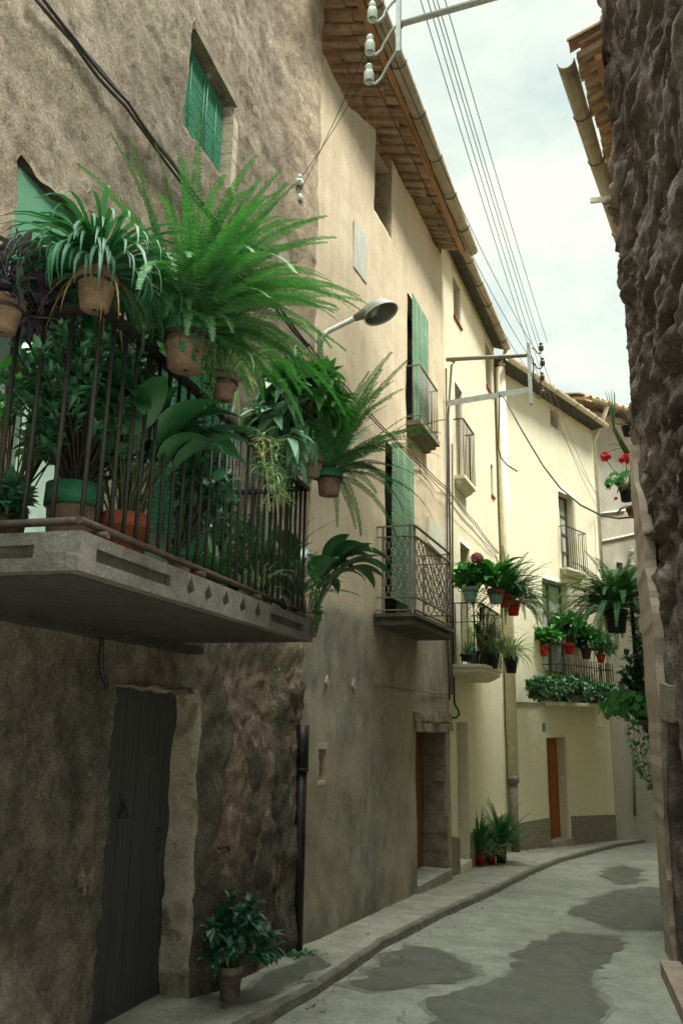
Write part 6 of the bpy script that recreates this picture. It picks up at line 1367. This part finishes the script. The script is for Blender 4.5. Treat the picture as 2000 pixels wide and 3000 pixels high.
for i in range(8): ribbon1(mb, V((0, 0, h * .9)), RAD(-60 + 50 * i), .3, RAD(30), RAD(120), .02, 7, .3)
mb.build('foliage', M['strap'], t, False)
t, r, h = potted(1836, 1247, 36, 1280, DH + .2, 'black pot with dry twigs at the top of the right house', 'potted plant', G7, M['blackpot'], taper=.72); ring_hook(t, r, h, (1, .3, 0), .2); mb = MB(); r_ = random.Random(26)
for i in range(40): d = rdir(r_, .1, 1); e_ = d * r_.uniform(.14, .26); mb.tube([V((0, 0, h * .9)), V((e_.x * .6, e_.y * .6, h + e_.z * .5)), V((e_.x, e_.y, h + e_.z * .9))], .003, 4, cap=False)
mb.build('twigs', M['twig'], t, False)
yb = at_depth(1846, 1345, DH); t = thing('leaning_plant', 'tall aloe like plant leaning out from the right house with thin spiky leaves', 'plant', yb, G7)
mb, sb = MB(), MB(); tp = at_depth(1796, 1255, DH) - yb; sb.tube([V((.25, .1, -.1)), V((0, 0, 0)), tp * .5 + V((.0, 0, -.01)), tp], .03, 8, rr=[.045, .042, .036, .026]); sb.build('stem', M['stem'], t, False)
for i, (x, y) in enumerate(((1772, 1145), (1781, 1150), (1788, 1142), (1797, 1145), (1799, 1150))): e_ = at_depth(x, y, DH) - yb; mb.tube([tp, tp.lerp(e_, .5) + V((.01, 0, 0)), e_], .008, 5, rr=[.013, .010, .003])
for k, (az, e0, d_) in enumerate(((-1.7, 40, 110), (-1.2, 10, 60), (1.2, 30, 70))): ribbon1(mb, tp * .35, az, .34, RAD(e0), RAD(d_), .018, 8, .35)
mb.build('leaves', M['grey'], t, False)
# white insulators and cable mount on the grey wall
for (x, y, lab) in ((1849, 1612, 'upper white insulator on the grey wall'), (1852, 1652, 'lower white insulator on the grey wall')):
    t = thing('wall_insulator', lab, 'insulator', H4.p(x, y, .10), 'insulators on the grey wall'); b_ = MB(); insulator(b_, V((0, 0, -.1)), .055, .20); b_.build('insulator', M['porcelain'], t, False); b_ = MB(); b_.tube([V((0, 0, -.05)), V((0, 0, -.14)), -H4.N * .13 + V((0, 0, -.14))], .012, 5); b_.build('hook', M['iron'], t, False)
# plants standing on the pavement at the bend
def pave_pot(px, pyb, wpx, pyr, label, cat, mat, group=None):
    p = on_pave(px, pyb); d_ = depth(p); p.z = gz(p.y) + .004; r = wpx / 2 * d_ / FPX; h = at_depth(px, pyr, d_).z - at_depth(px, pyb, d_).z; t = thing(cat.replace(' ', '_'), label, cat, p, group); pot(t, r, h, mat, taper=.74); return t, r, h
GP = 'pots on the pavement at the bend'
t, r, h = pave_pot(1403, 2538, 34, 2505, 'plant with long spiky leaves in the left red pot on the pavement', 'potted plant', M['darkred'], GP); mb = MB(); r_ = random.Random(4)
for i in range(60): ribbon1(mb, V((0, 0, h * .9)), r_.uniform(-3.14, 3.14), r_.uniform(.45, .85), RAD(r_.uniform(50, 89)), RAD(r_.uniform(10, 80)), .014, 7, .3)
mb.build('foliage', M['ferndk'], t, False)
t, r, h = pave_pot(1439, 2534, 26, 2506, 'low bright spider plant in the right red pot on the pavement', 'potted plant', M['darkred'], GP); spider(t, h, r, 80, .42, 171, 0, .010)
t, r, h = pave_pot(1468, 2528, 36, 2478, 'large sword fern in a dark pot on the pavement by the downpipe', 'potted fern', M['blackpot'], GP); mb = MB(); ferns(mb, h, r, 76, .92, .07, 172, (15, 88), (15, 90), RAD(60), .15, 26); mb.build('fronds', M['ferndk'], t, False)
